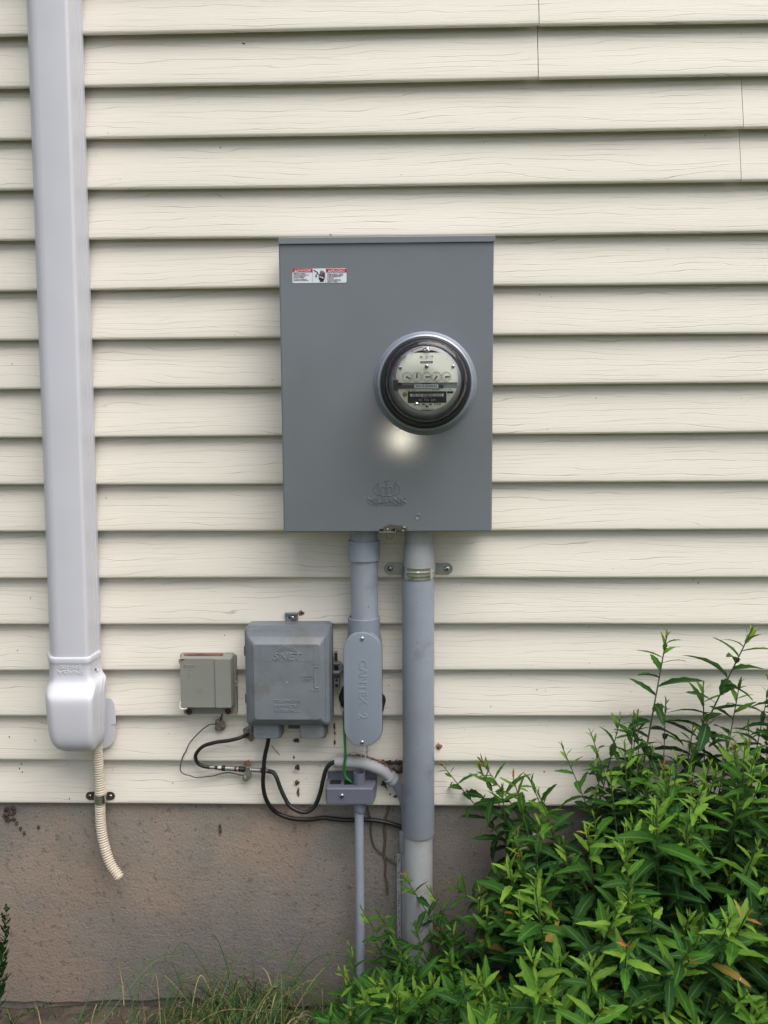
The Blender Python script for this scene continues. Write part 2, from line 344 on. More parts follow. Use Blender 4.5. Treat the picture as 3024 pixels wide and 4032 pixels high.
def screw(parent, p, r, m=ZINC, name='screw', tilt=.4):
    """pan head with a cross recess, facing out of the wall"""
    q = M().lathe(p, (0, -1, 0), [(r, 0), (r, r*.25), (r*.8, r*.5), (r*.4, r*.62), (0, r*.66)], 16)
    o = obj(name, q, m, parent, smooth=50)
    x = M()
    for a in (tilt, tilt + math.pi/2):
        c, s = math.cos(a), math.sin(a); l, t = r*.62, r*.15
        P = [Vector((p.x + u*c - v*s, p.y - e, p.z + u*s + v*c)) for e in (r*.45, r*.72) for u, v in ((-l, -t), (l, -t), (l, t), (-l, t))]
        x.add(P, [(4, 5, 6, 7), (0, 3, 2, 1), (0, 1, 5, 4), (1, 2, 6, 5), (2, 3, 7, 6), (3, 0, 4, 7)])
    if not parent.parent: obj('cross_recess', x, DARK, o, smooth=0)
    return o

# ================================================================ the wall
SIDE_Z0 = 0.205 + GZ                    # bottom lip of the lowest board
top_seam = 1.8285 + GZ; S = 0.1016
LD = .0134
lips = [SIDE_Z0] + [top_seam - S*k for k in range(15, -1, -1)] + [top_seam + S*k for k in range(1, 10)]
lips = [CAMZ + (z - CAMZ)*(DIST - LD)/(DIST - .012) for z in lips]
WX0, WX1 = -3.2, 3.4
house = thing('house_wall', 'cream vinyl lap siding above a brown grey concrete foundation', 'wall', (0, 0.1, 0))
def course(z, znext, x0, x1, off=0.0, lift=None):
    m = M(); n = max(2, int((x1 - x0)/.05)); H = znext - z
    # (depth, height above lip): rounded drip lip, slightly concave face that tucks under the next lip
    prof = [(LD - .0062, .013), (LD - .0060, .0010), (LD - .0050, .0), (LD - .003, .0), (LD - .0009, .0006), (LD, .0022), (LD, .004), (LD - .0009, .012)] + [(LD - .0009 - (LD + .0050)*(t**1.05), .012 + (H - .012 + .003)*t) for t in (.25, .5, .75, 1)] + [(-.0085, H + .018)]
    rows = []
    for i in range(n + 1):
        x = x0 + (x1 - x0)*i/n
        wz = .0008*math.sin(x*2.1 + z*9) + .0005*math.sin(x*5.3 + z*21); wd = .0007*math.sin(x*3.1 + z*13)
        e = (lift(x) if lift else 0)
        rows.append([V3(x, d + off + wd + e, z + h + wz) for k, (d, h) in enumerate(prof)])
    m.loft(rows, False, False, closed=False)
    return m
sid = M()
def joint_x(y, px, dep=.012): return U(px, y, dep).x
J = {}                                   # course index (counting down from the top visible lip) -> joint x
top = len(lips) - 10                     # index of the lip at y~60 in the photo
J[top] = joint_x(25, 1163.5); J[top - 1] = joint_x(110, 1162); J[top - 2] = joint_x(225, 1605); J[top - 3] = joint_x(335, 1600.5)
J[1] = joint_x(1630, 792)
for k in range(2, len(lips) - 1):
    if k not in J: J[k] = [1.62, -1.55, -1.95, 2.3][(k//2) % 4]
for k in range(len(lips) - 1):
    z, zn = lips[k], lips[k + 1]
    if k in J:
        xj = J[k]
        a = course(z, zn, WX0, xj, .0, lambda x, xj=xj: .0014*max(0, 1 - (xj - x)/.05))
        b = course(z, zn, xj + .0017, WX1, -.0002)
        sid.add(a.v, a.f); sid.add(b.v, b.f)
        # thin dark throat of the lap where the two boards meet
    else:
        a = course(z, zn, WX0, WX1); sid.add(a.v, a.f)
sid_o = obj('siding', sid, SIDING, house, smooth=40)
md = sid_o.modifiers.new('s', 'SOLIDIFY'); md.thickness = .0009; md.offset = -1
md = sid_o.modifiers.new('e', 'EDGE_SPLIT'); md.split_angle = R(45)
zt = lips[-1]
obj('sheathing', M().box(WX0, WX1, -.12, -.0125, SIDE_Z0 - .001, zt), PUTTY, house, smooth=0)
# parged foundation with a ragged lower edge above rougher old concrete
fm = M(); n = 260; rg = random.Random(3)
ragz = []
x = 0; zz = 0
for i in range(n + 1):
    zz = .75*zz + rg.uniform(-.004, .004)
    ragz.append(U(200, 2163, 0).z + zz + .004*math.sin(i*.31) + .003*math.sin(i*.9))
cols = []
for i in range(n + 1):
    x = WX0 + (WX1 - WX0)*i/n
    cols.append([V3(x, -.012, SIDE_Z0 - .002), V3(x, -.001, SIDE_Z0 - .002), V3(x, -.001, ragz[i] + .003), V3(x, -.002, ragz[i]), V3(x, -.012, ragz[i] - .001)])
fm.loft(cols, True, True, closed=False)
obj('foundation', fm, CONC, house, smooth=30)
obj('footing', M().box(WX0, WX1, -.2, -.0115, -.3, SIDE_Z0 - .0025), CONC2, house, smooth=0)

# ================================================================ ground
g = M(); n = 60
def gh(x, y): return .006*math.sin(x*9 + y*5) + .004*math.sin(x*23 - y*17)
xs = [-40, -20, -8] + [-4 + 8*i/n for i in range(n + 1)] + [8, 20, 40]; ys = [.15] + [.02 - 2.4*i/40 for i in range(41)] + [-4, -8, -20, -60]
g.loft([[Vector((x, y, (gh(x, y) if abs(x) < 4.1 and y > -2.4 else 0) - .004)) for y in ys] for x in xs], False, False, closed=False)
struct('ground', g, LAWN, smooth=60)
b = M(); b.loft([[Vector((x, y, gh(x, y) + .002 + (.012*math.exp(-((y)/.1)**2)) - (.01 if y < -.95 else 0))) for y in [.01 - .98*i/30 for i in range(31)]] for x in [-3.1 + 6.3*i/120 for i in range(121)]], False, False, closed=False)
struct('soil_bed', b, SOIL, smooth=60)
#@@PARTS
# ================================================================ duct cover on the left
dc = thing('duct_cover', 'tall white plastic line set duct cover at left of the siding', 'duct cover', U(160, 1618, .01))
top_px = [(57.4, .014), (57.4, .05), (60.5, .074), (64, .082), (70, .0865), (80, .0875), (133, .0875), (140, .0865), (146, .083), (150, .078), (152, .072), (164, .047), (165.5, .047), (168, .040), (171, .034), (172.5, .034), (177, .014)]
a = [U(x, 0, d) for x, d in top_px]
# the duct hangs plumb but leans a few mm over its length, as in the photograph
zt_, zb_ = U(60, 0, .05).z, U(107, 1412, .05).z; lean = U(107.6, 1405, .05).x - U(57.4, 0, .05).x
m = M(); rings = []
for z in (3.0, zt_, (zt_ + zb_)/2, zb_):
    t = (zt_ - z)/(zt_ - zb_); rings.append([Vector((p.x + lean*t, p.y, z)) for p in a])
m.loft(rings, True, True); obj('cover', m, DUCT, dc, smooth=28)
def ductring(y, grow, dep_add=0, wl=0, wr=0):
    z = U(107, y, .05).z; t = (zt_ - z)/(zt_ - zb_); cx = sum(p.x for p in a)/len(a) + lean*t; o = []
    for p in a:
        x = p.x + lean*t; d = -p.y
        x += grow*(1 if x > cx else -1) + (wr if x > cx else -wl); o.append(V3(x, d + (grow + dep_add if d > .02 else 0), z))
    return o
m = M(); R_ = [(1409, .0005, 0), (1410, .004, 0), (1415, .0045, 0), (1422, .0045, 0), (1423, .0025, 0), (1455, .0025, 0), (1464, .004, .004), (1474, .007, .016), (1484, .008, .026), (1494, .008, .030), (1560, .006, .030), (1585, .003, .028), (1598, -.002, .022), (1608, -.009, .012), (1615, -.018, -.004), (1619, -.028, -.025)]
rr = []
for y, gr_, da in R_:
    q = ductring(y, gr_, da, -.011*max(0, min(1, (y - 1455)/35)), .012 if y > 1460 else 0)
    rr.append(q)
fit = obj('end_fitting', M().loft(rr), DUCT, dc, smooth=60)
md = fit.modifiers.new('sub', 'SUBSURF'); md.levels = 1; md.render_levels = 2
# wall flange behind the fitting
pl = []
for dep in (.012, .024): pl.append([U(x, y, dep) for x, y in ((205, 1506), (238, 1507), (243, 1510), (248, 1520), (250, 1535), (250, 1580), (247, 1598), (240, 1610), (228, 1617), (205, 1619))])
obj('wall_flange', M().loft(pl), DUCT, dc, smooth=20, bevel=.002)
s_ = M(); s_.tube([U(241, 1565.5, .0243), U(250.3, 1565.5, .0243)], .0006, 5, 1); obj('flange_seam', s_, TELD, dc)
for x, y, dd in ((205.5, 1447, .052), (109.8, 1449, .056)):
    sl_ = M().lump(U(x, y, dd), .0065 if x > 150 else .002, .006, .0045, 2); so_ = obj('screw_slot', sl_, DUCT, dc)
    if x > 150: obj('screw', M().lathe(U(x + 1.2, y - 1, dd + .008), (.6, -1, 0), [(.0026, 0), (.0024, .0012), (0, .0016)], 12), TELD, so_)
text('embossed_name', 'INABA', U(152, 1452.5, .0905), .0085, DUCT, dc, .0006, math.pi, .01, sx=1.55)
text('embossed_code', 'SW-100', U(151.5, 1441, .0905), .0078, DUCT, dc, .0005, math.pi, 0, sx=1.25)

# corrugated hose
hp = [(209, 1596, .030), (211, 1630, .026), (214, 1680, .024), (216, 1722, .024), (217, 1770, .024), (223, 1815, .028), (237, 1862, .036), (259, 1897, .045)]
P = cr([U(x, y, d) for x, y, d in hp], 60); m = M(); rings = []; L0 = 0
Tn = [(P[min(i+1, len(P)-1)] - P[max(i-1, 0)]).normalized() for i in range(len(P))]; aa = Vector((0, 1, 0)); pos = [0]
for i in range(1, len(P)): pos.append(pos[-1] + (P[i] - P[i-1]).length)
for i in range(len(P)):
    aa = (aa - Tn[i]*aa.dot(Tn[i])).normalized(); bb = Tn[i].cross(aa); r = .0093 + .0017*max(-.8, math.sin(2*math.pi*pos[i]/.0054))
    rings.append([P[i] + (aa*math.cos(2*math.pi*k/20) + bb*math.sin(2*math.pi*k/20))*r for k in range(20)])
m.loft(rings, True, False)
single('drain_hose', m, HOSE, 'beige corrugated hose hanging below the white duct cover', 'hose', smooth=50, solid=.0008)

def strap(name, label, c, pr, pdep, x0, x1, h, ear, mt, earm, ribs=True, screwr=.004, tilt=0, n=28):
    """one piece pipe strap: half ring round a pipe (axis at pdep) and two flat ears with screws"""
    t = thing(name, label, 'pipe strap', (c.x, -.012, c.z - h/2)); m = M(); rows = []
    ks = [0, .12, .2, .32, .38, .5, .62, .68, .8, .88, 1]
    off = lambda k: (.0007 if ribs and (.3 < k < .4 or .6 < k < .7) else (-.0004 if .12 < k < .3 or .7 < k < .88 else 0))
    arc = []
    for i in range(n + 1):
        a_ = math.pi*i/n
        arc.append([V3(c.x - (pr + .001 + off(k))*math.cos(a_), pdep + (pr + .001 + off(k))*math.sin(a_), c.z - h/2 + h*k) for k in ks])
    l0 = [V3(c.x - pr - .001, .015, c.z - h/2 + h*k) for k in ks]; l1 = [V3(c.x + pr + .001, .015, c.z - h/2 + h*k) for k in ks]
    m.loft([l0] + arc + [l1], False, False, closed=False); obj('band', m, mt, t, smooth=50, solid=.0013)
    for sgn, xe in ((-1, x0), (1, x1)):
        xi = c.x + sgn*(pr + .0005); rx = ear/2; o = []
        xc = xe - sgn*rx
        pts = [(xi, c.z - h/2), (xc, c.z - ear/2)] + [(xc + sgn*rx*math.sin(math.pi*k/10), c.z - ear/2*math.cos(math.pi*k/10)) for k in range(1, 10)] + [(xc, c.z + ear/2), (xi, c.z + h/2)]
        if sgn < 0: pts = pts[::-1]
        obj('ear', M().loft([[V3(x, d, z) for x, z in pts] for d in (.0145, .0158)]), earm, t, smooth=20)
        screw(t, V3(xc, .0158, c.z), screwr, ZINC, tilt=.5 + sgn*.3)
    return t
strap('pipe_strap', 'small black and chrome strap holding the beige hose to the siding edge', U(217, 1724, .026), .0112, .026, U(186, 1724, .015).x, U(248.5, 1724, .015).x, .0185, .0185, ZINC, DKMET, False, .0036)

# ================================================================ meter cabinet
mc = thing('meter_cabinet', 'large grey painted steel meter cabinet with a danger sticker', 'electrical cabinet', U(838, 1149, .05))
bx0, bx1 = U(604, 800, .108).x, U(1065.5, 800, .108).x; bz0 = U(838, 1148, .110).z; bz1 = U(838, 512, .108).z
m = M().box(bx0 + .003, bx1 - .003, .0135, .104, bz0 + .004, bz1); obj('box', m, STEEL, mc, smooth=0, bevel=.002)
dl, dr = U(602.5, 520, .115).x, U(1067.3, 520, .115).x; db_l, db_r = U(613.5, 1148, .115).x, U(1061.3, 1148, .115).x
dt = U(838, 523, .115).z; dbm = U(838, 1148.6, .115).z
m = M()
def dring(dep, ins): return [V3(dl + ins, dep, dt), V3(db_l + ins, dep, dbm + ins), V3(db_r - ins, dep, dbm + ins), V3(dr - ins, dep, dt)]
m.loft([dring(.096, 0), dring(.115, 0)]); obj('door', m, STEEL, mc, smooth=40, bevel=.0025)
# small hemmed flange down both sides and a lap line near the right edge
obj('side_hem', M().box(db_l - .0006, db_l + .0006, .092, .1135, dbm + .004, dt), STEEL, mc, smooth=0); obj('side_hem', M().box(db_r - .0004, db_r + .0010, .092, .1135, dbm + .004, dt), STEEL, mc, smooth=0)
cx0, cx1 = U(600.5, 516, .119).x, U(1070.5, 516, .119).x; cz0 = U(838, 525, .119).z; cz1 = U(838, 510, .119).z
m = M().loft([[V3(cx0, .0135, cz1 + .010), V3(cx1, .0135, cz1 + .010), V3(cx1, .0135, cz0 + .004), V3(cx0, .0135, cz0 + .004)], [V3(cx0, .118, cz1), V3(cx1, .118, cz1), V3(cx1, .119, cz0), V3(cx0, .119, cz0)]])
obj('rain_cap', m, STEEL, mc, smooth=0, bevel=.0015)
# meter ring
MC = U(918.5, 828.5, .115); mcx, mcz = MC.x, MC.z
rg_ = M(); n = 72
prof = [(.1010, .1148), (.1004, .1168), (.0985, .1195), (.0955, .1225), (.0945, .127), (.0935, .131), (.0915, .1335), (.0890, .1343), (.0872, .133), (.0868, .128), (.0868, .118)]
rings = [[V3(mcx + r*math.cos(2*math.pi*i/n), d, mcz + r*math.sin(2*math.pi*i/n)) for i in range(n)] for r, d in prof]
rg_.loft(rings, False, False); ro = obj('meter_ring', rg_, STEELR, mc, smooth=40)
# danger sticker
st = obj('danger_sticker', M().loft([prect(631.5, 580, 748.5, 611, .1151, .0028), prect(631.5, 580, 748.5, 611, .1155, .0028)]), WHITE, mc, smooth=0)
def pp(x, y, d=.1156): return U(631.5 + (x - 288)*.0996, 580 + (y - 145)*.0996, d)   # sticker zoom units
def poly(name, pts, mt, parent, d=.1156, e=.0003):
    return obj(name, M().loft([[pp(x, y, d) for x, y in pts], [pp(x, y, d + e) for x, y in pts]]), mt, parent, smooth=0)
poly('red_header', [(725, 150), (310, 150), (296, 156), (290, 170), (290, 224), (725, 224)], RED, st)
poly('red_header', [(1020, 150), (1020, 228), (1464, 228), (1464, 172), (1458, 158), (1444, 150)], RED, st)
poly('divider', [(726, 150), (726, 452), (731, 452), (731, 150)], GREYP, st); poly('divider', [(1014, 150), (1014, 452), (1019, 452), (1019, 150)], GREYP, st)
text('lettering', 'DANGER', pp(542, 192, .116), .0046, WHITE, st, .0002, 0, .0, sx=1.05)
text('lettering', 'PELIGRO', pp(1278, 196, .116), .0046, WHITE, st, .0002, 0, .0, sx=1.05)
for cx in (358, 1092):
    poly('warning_triangle', [(cx - 30, 218), (cx + 30, 218), (cx, 166)], WHITE, st, .116); poly('warning_triangle', [(cx - 3, 212), (cx + 3, 212), (cx + 4, 182), (cx - 4, 182)], INK, st, .1164)
for y, s_, h in ((256, 'Hazardous Voltage.', .0024), (285, 'Will cause death, serious', .0024), (314, 'injury or substantial', .0024), (344, 'property damage.', .0024), (382, 'Turn off power supplying this', .0018), (407, 'equipment before working inside.', .0018)):
    text('small_print', s_, pp(312, y), h, INK, st, .0002, 0, .008, 'LEFT', sx=.88)
for y, s_, h in ((264, 'Voltaje peligroso. Causara', .0024), (292, 'la muerte, lesiones graves', .0024), (320, 'o dano substancial a la', .0024), (349, 'propiedad.', .0024), (383, 'Desconecte el suministro de', .0018), (408, 'energia a este equipo antes de', .0018), (432, 'trabajar en su interior.', .0018)):
    text('small_print', s_, pp(1046, y), h, INK, st, .0002, 0, .008, 'LEFT', sx=.88)
hand = [(885, 432), (968, 432), (972, 395), (990, 360), (994, 345), (994, 232), (989, 225), (980, 225), (975, 232), (973, 300), (970, 300), (968, 205), (962, 198), (953, 198), (948, 205), (946, 300), (942, 300), (939, 188), (932, 179), (924, 179), (919, 188), (917, 300), (913, 300), (908, 206), (902, 198), (894, 198), (890, 206), (888, 325), (884, 325), (878, 268), (870, 256), (860, 258), (858, 268), (860, 360), (870, 390), (885, 400)]
poly('hand_symbol', hand, INK, st)
poly('hand_symbol', [(862, 330), (905, 318), (930, 340), (950, 318), (955, 350), (992, 345), (950, 368), (940, 342), (915, 350), (900, 335), (862, 340)], WHITE, st, .1162)
m = M(); m.tube([pp(x, y, .1157) for x, y in ((750, 178), (800, 205), (838, 232), (838, 255), (800, 290), (795, 312), (825, 326))], .0008, 6, 4); obj('hand_symbol', m, INK, st)
m = M()
# embossed maker's emblem: flattened oval with two arches and a stem
lg = lambda x, y: U(716.2 + 0 + (1350/1.8228 - 740.6) + x*.14881 + 24.4, 1020.4 + y*.14881, .115)
for pts in ([(520, 145), (475, 175), (447, 220), (450, 265), (480, 305), (510, 325)], [(517, 145), (515, 325)], [(760, 145), (800, 170), (828, 215), (822, 265), (795, 300), (762, 318)], [(762, 145), (762, 318)],
            [(600, 122), (628, 140), (636, 165), (638, 335)], [(600, 118), (672, 118)], [(548, 325), (548, 235), (560, 213), (585, 205), (608, 215), (617, 235), (617, 330)], [(650, 330), (650, 235), (665, 212), (690, 206), (712, 218), (720, 240), (720, 330)], [(500, 320), (560, 335), (640, 342), (710, 336), (770, 318)]):
    m.tube([lg(x, y) for x, y in pts], .0012, 6, 3 if len(pts) > 2 else 1)
obj('embossed_emblem', m, STEEL, mc)
text('embossed_name', 'MILBANK', lg(638, 408), .0100, STEEL, mc, .0018, 0, .012, sx=1.32)
text('embossed_name', 'TYPE 3R ENCLOSURE', lg(638, 470), .0045, STEEL, mc, .0009, 0, .01, sx=1.02, space=1.1)
k = M().lathe(lg(1090, 645), (0, -1, 0), [(.0058, 0), (.0060, .0005), (.0054, .0009), (.0050, .0004), (0, .0004)], 24); obj('knockout', k, STEEL, mc, smooth=60)
# hasp, keeper and seal ring at the bottom edge
la = M().loft([[lg(x, y) + Vector((0, -d, 0)) for x, y in [(585, 860), (588, 795), (625, 778), (690, 748), (880, 765), (915, 778), (935, 805), (935, 835), (915, 855), (880, 862), (850, 855), (820, 835), (775, 812), (740, 800), (700, 845), (690, 862)][::-1]] for d in (.0035, .0055)])
ha = obj('hasp', la, DKMET, mc, smooth=20, bevel=.0004)
obj('rivet', M().lathe(lg(880, 818) + Vector((0, -.0055, 0)), (0, -1, 0), [(.0052, 0), (.0052, .001), (.004, .0018), (.0032, .0012), (0, .0012)], 20), DKMET, ha, smooth=50)
obj('rivet', M().lathe(lg(652, 822) + Vector((0, -.0055, 0)), (0, -1, 0), [(.0022, 0), (.0018, .0012), (0, .0016)], 12), ZINC, ha, smooth=50)
kk = M(); p0, p1 = lg(522, 858), lg(768, 858); kk.box(p0.x, p1.x, .1165, .121, p0.z - .0012, p0.z + .0004); kk.box(p0.x, p0.x + .001, .1155, .121, p0.z, p0.z + .005); kk.box(p1.x - .001, p1.x, .1155, .121, p0.z, p0.z + .004)
obj('keeper', kk, ZINC, mc, smooth=0)
kb = M(); kb.box(p0.x + .001, p0.x + .0085, .1153, .1168, p0.z + .0005, p0.z + .0052); kb.box(p1.x - .0085, p1.x - .001, .1153, .1168, p0.z + .0005, p0.z + .0048); obj('keeper_slot', kb, DARK, mc, smooth=0)
sr = lg(680, 912); ring = M(); ring.tube([sr + Vector((.0066*math.cos(a_), -.004, .0066*math.sin(a_))) for a_ in [2*math.pi*i/24 for i in range(25)]], .0004, 6, 1); obj('seal_ring', ring, DKMET, mc)

# ================================================================ electric meter
em = thing('electric_meter', 'round glass electric meter with five dials in the cabinet door', 'electric meter', V3(mcx, .13, mcz - .087))
def disc_prof(prof, n=72, c0=False, c1=False):
    return M().loft([[V3(mcx + r*math.cos(2*math.pi*i/n), d, mcz + r*math.sin(2*math.pi*i/n)) for i in range(n)] for r, d in prof], c0, c1)
obj('rim', disc_prof([(.0868, .116), (.0868, .139), (.0855, .1425), (.083, .1435), (.079, .143), (.0765, .139)], c1=False), RIMB, em, smooth=40)
obj('inner_base', disc_prof([(.0764, .139), (.0764, .124), (1e-5, .124)]), FRAMEG, em, smooth=40)
obj('glass_wall', disc_prof([(.0772, .139), (.0765, .15), (.0758, .165), (.0752, .19), (.0742, .203)]), GLASSD, em, smooth=80)
obj('glass_cover', disc_prof([(.0742, .203), (.0715, .2125), (.0665, .2185), (.060, .2208), (.045, .2216), (.02, .222), (1e-4, .222)], c1=False), GLASS, em, smooth=80)
obj('glass_flange', disc_prof([(.0815, .1437), (.0812, .1455), (.0795, .1468), (.0778, .1462), (.0772, .144)]), GLASS, em, smooth=80)
# register, in a pale frame added for the bright sky reflection
obj('sheen_frame', disc_prof([(.0745, .125), (.071, .128), (.068, .150), (.0635, .188), (.0605, .1915), (.056, .1925), (.056, .185)]), FRAMEG, em, smooth=40)
obj('mechanism', disc_prof([(.060, .122), (.060, .150), (.052, .152), (.050, .180), (1e-5, .180)]), INNER, em, smooth=30)
K = .1488*MMPX(.195)
fc = U(922, 819.8, .195)
def fp(x, y, e=0): return Vector((fc.x + (x - 850)*K, fc.y - e, fc.z - (y - 790)*K))
def chord(y0, y1, n=14, r=445):
    # outline of the disc between two heights
    a0 = math.asin(max(-1, min(1, (790 - y0)/r))); a1 = math.asin(max(-1, min(1, (790 - y1)/r)))
    L_ = [(850 - r*math.cos(a0 + (a1 - a0)*i/n), 790 - r*math.sin(a0 + (a1 - a0)*i/n)) for i in range(n + 1)]
    return L_ + [(1700 - x, y) for x, y in L_[::-1]]
def plate(name, pts, mt, e0, e1, parent): return obj(name, M().loft([[fp(x, y, e0) for x, y in pts], [fp(x, y, e1) for x, y in pts]]), mt, parent, smooth=0)
up = plate('dial_plate', chord(412, 834), FACE, 0, .0012, em); lo = plate('name_plate', chord(917, 1222), FACE, 0, .0012, em)
plate('middle_band', [(500, 834), (500, 917), (1285, 917), (1285, 834)], FACE2, -.004, -.002, em)
plate('disc_slot', [(790, 832), (780, 850), (800, 930), (910, 930), (915, 850), (905, 832)], RIMB, -.002, -.001, em)
q = M(); q.box(fp(415, 0).x, fp(1085, 0).x, .196, .200, fp(0, 915).z, fp(0, 868).z); q.box(fp(370, 0).x, fp(440, 0).x, .186, .199, fp(0, 940).z, fp(0, 795).z); obj('bracket', q, RIMB, em, smooth=0)
bl = plate('barcode_label', [(675, 862), (668, 880), (668, 905), (675, 915), (1005, 917), (1013, 908), (1013, 880), (1005, 862)], WHITE, .0055, .006, em)
q = M(); rg = random.Random(5); x = 690
while x < 990:
    w_ = rg.choice([3, 5, 8]); P0 = fp(x, 902); P1 = fp(x + w_, 872); q.box(P0.x, P1.x, .2011, .2013, P0.z, P1.z); x += w_ + rg.choice([4, 6, 10])
obj('bars', q, INK, bl, smooth=0)
rb = plate('register_window', [(575, 958), (575, 1124), (1130, 1124), (1130, 958)], INK, .0012, .0016, lo)
q = M(); x = 612; q2 = [(x, 995)]; 
while x < 1088:
    w_ = rg.choice([3, 5, 8]) if 640 < x < 1055 else 25; P0 = fp(x, 1032); P1 = fp(x + w_, 993); q.box(P0.x, P1.x, .1967, .1969, P0.z, P1.z); x += w_ + (rg.choice([3, 5, 7]) if 640 < x < 1055 else 4)
obj('register_bars', q, WHITE, lo, smooth=0)
text('register_number', '98  794  889', fp(855, 1085, .0018), .0045, GREYP, lo, .0002, 0, .004)
text('register_text', 'SCHLUMBERGER 97002889', fp(850, 1046, .0018), .0013, GREYP, lo, .0001)
for s_, x, y, h in (('AMR', 708, 1150, .0046), ('R300', 1003, 1145, .0046), ('CL200  240V', 610, 945, .0028), ('TA 7.2Kh', 1155, 935, .0028), ('PROG', 790, 1172, .0016), ('MFG', 920, 1170, .0016), ('COLUMBIA METHUEN MASS', 855, 1210, .0013), ('USA', 1155, 1015, .0016), ('F', 528, 1055, .0025), ('3W   60Hz', 980, 938, .0022)):
    text('lettering', s_, fp(x, y, .0013), h, INK, lo, .0002)
plate('print_block', [(1137, 958), (1137, 990), (1228, 990), (1228, 958)], INK, .0013, .0016, lo)
for x in (800, 900): plate('print_block', [(x - 20, 1133), (x - 24, 1142), (x - 20, 1152), (x + 20, 1152), (x + 24, 1142), (x + 20, 1133)], INK, .0013, .0016, lo)
text('lettering', 'Rr  27', fp(815, 474, .0013), .0046, INK, up, .0002, 0, .004); text('lettering', '7/9', fp(915, 468, .0013), .0034, INK, up, .0002)
plate('print_block', [(760, 530), (760, 560), (934, 560), (934, 530)], INK, .0013, .0016, up); text('lettering', 'Schlumberger', fp(847, 545, .0018), .0027, WHITE, up, .0001, sx=.95)
q = M(); q.tube([fp(x, y, .0014) for x, y in ((760, 560), (760, 498), (934, 498), (934, 560))], .00012, 4, 1); obj('print_frame', q, INK, up)
for x, y, r in ((847, 606, .0040), (470, 625, .0034), (1225, 610, .0032), (850, 1165, .0036)):
    screw(em, fp(x, y, .0012), r, SILVER, tilt=1.4)
obj('adjuster', M().lathe(fp(533, 1000, .0012), (0, -1, 0), [(.0042, 0), (.0042, .001), (.003, .0016), (0, .0016)], 16), BRASS, em, smooth=50)
obj('clip', M().lump(fp(848, 370, 0), .0065, .005, .0045, 4), SILVER, em, smooth=60)
dials = [(567, 1, .3), (706, -1, -.05), (848, 1, 1.35), (988, -1, 3.6), (1128, 1, 1.4)]
for i, (x, sg, an) in enumerate(dials):
    q = M(); c_ = fp(x, 755, .0014)
    q.loft([[c_ + Vector((r*math.cos(2*math.pi*k/36), -e, r*math.sin(2*math.pi*k/36))) for k in range(36)] for r, e in ((.0087, 0), (.0087, .0002), (.0091, .0002), (.0091, 0))], False, False)
    dd = obj('dial', q, INK, em, smooth=0)
    an = [2.0, 0.0, 1.5, 3.7, 1.4][i]
    tip = c_ + Vector((.0072*math.sin(an), -.001, .0072*math.cos(an))); s1 = Vector((math.cos(an), 0, -math.sin(an)))*.0016; bk = c_ - Vector((.0022*math.sin(an), .001, .0022*math.cos(an)))
    obj('pointer', M().loft([[bk - s1, bk + s1, tip + s1*.9, tip - s1*.3], [v + Vector((0, -.0005, 0)) for v in (bk - s1, bk + s1, tip + s1*.9, tip - s1*.3)]]), INNER, dd, smooth=0)
    for k in range(10):
        a_ = 2*math.pi*k/10*sg; text('dial_number', str(k), c_ + Vector((.0069*math.sin(a_), 0, .0069*math.cos(a_))), .0021, INK, dd, .0001)
for pts in ([(415, 790), (380, 740), (375, 680), (400, 600), (440, 540)], [(300, 655), (330, 580), (390, 480), (480, 500), (550, 460)], [(620, 395), (700, 355), (790, 335)]):
    obj('red_wire', M().tube([fp(x, y, .003) for x, y in pts], .0007, 6, 5), REDW, em)

# ================================================================ conduits
def vring(x, dep, r, z, n=32): return [V3(x + r*math.cos(2*math.pi*i/n), dep + r*math.sin(2*math.pi*i/n), z) for i in range(n)]
def vpipe(x, dep, prof, n=32): return M().loft([vring(x, dep, r, z, n) for r, z in prof], True, True)
# left riser with coupling and conduit body
lxc = (U(757.5, 1270, .052).x + U(816.5, 1270, .052).x)/2; lr = (U(816.5, 1270, .052).x - U(757.5, 1270, .052).x)/2
lt = thing('conduit', 'short grey conduit riser with a coupling and an oval access body', 'conduit', V3(lxc, .012, U(783, 1613, .06).z))
zc_ = lambda y, d=.08: U(785, y, d).z
obj('pipe', vpipe(lxc, .052, [(lr, zc_(1345)), (lr, bz0 + .012)]), PVC, lt, smooth=40)
obj('coupling', vpipe(lxc, .052, [(lr + .0005, zc_(1214)), (lr + .0042, zc_(1213.6)), (lr + .0046, zc_(1180)), (lr + .0046, zc_(1171)), (lr + .0006, zc_(1171) + .0003)]), PVC, lt, smooth=35)
hub_x = (U(751.5, 1345, .055).x + U(821, 1345, .055).x)/2; hr = (U(821, 1345, .055).x - U(751.5, 1345, .055).x)/2
def stad(x0, y0, x1, y1, dep, ins=0, n=14):
    A = U(x0, (y0 + y1)/2, dep); B = U(x1, (y0 + y1)/2, dep); t = U((x0+x1)/2, y0, dep).z; u = U((x0+x1)/2, y1, dep).z
    r = (B.x - A.x)/2; cx = (A.x + B.x)/2; o = []
    for cz, a0 in ((t - r, 0), (u + r, 180)):
        for k in range(n + 1): a_ = R(a0 + 180*k/n); o.append(V3(cx + (r - ins)*math.cos(a_), dep, cz + (r - ins)*math.sin(a_)))
    return o
q = M().loft([stad(746, 1362, 828, 1611, .012, .001)] + [[V3(v.x, d, v.z) for v in stad(745, 1364, 824, 1611, .088, i_)] for d, i_ in ((.02, 0), (.083, 0))])
body = obj('access_body', q, LBM, lt, smooth=40, bevel=.0015)
obj('hub', vpipe(hub_x, .052, [(hr*.96, zc_(1440)), (hr, zc_(1375)), (hr, zc_(1340)), (hr - .001, zc_(1339)), (lr + .001, zc_(1339) - .0005), (lr + .001, zc_(1346))]), LBM, body, smooth=35)
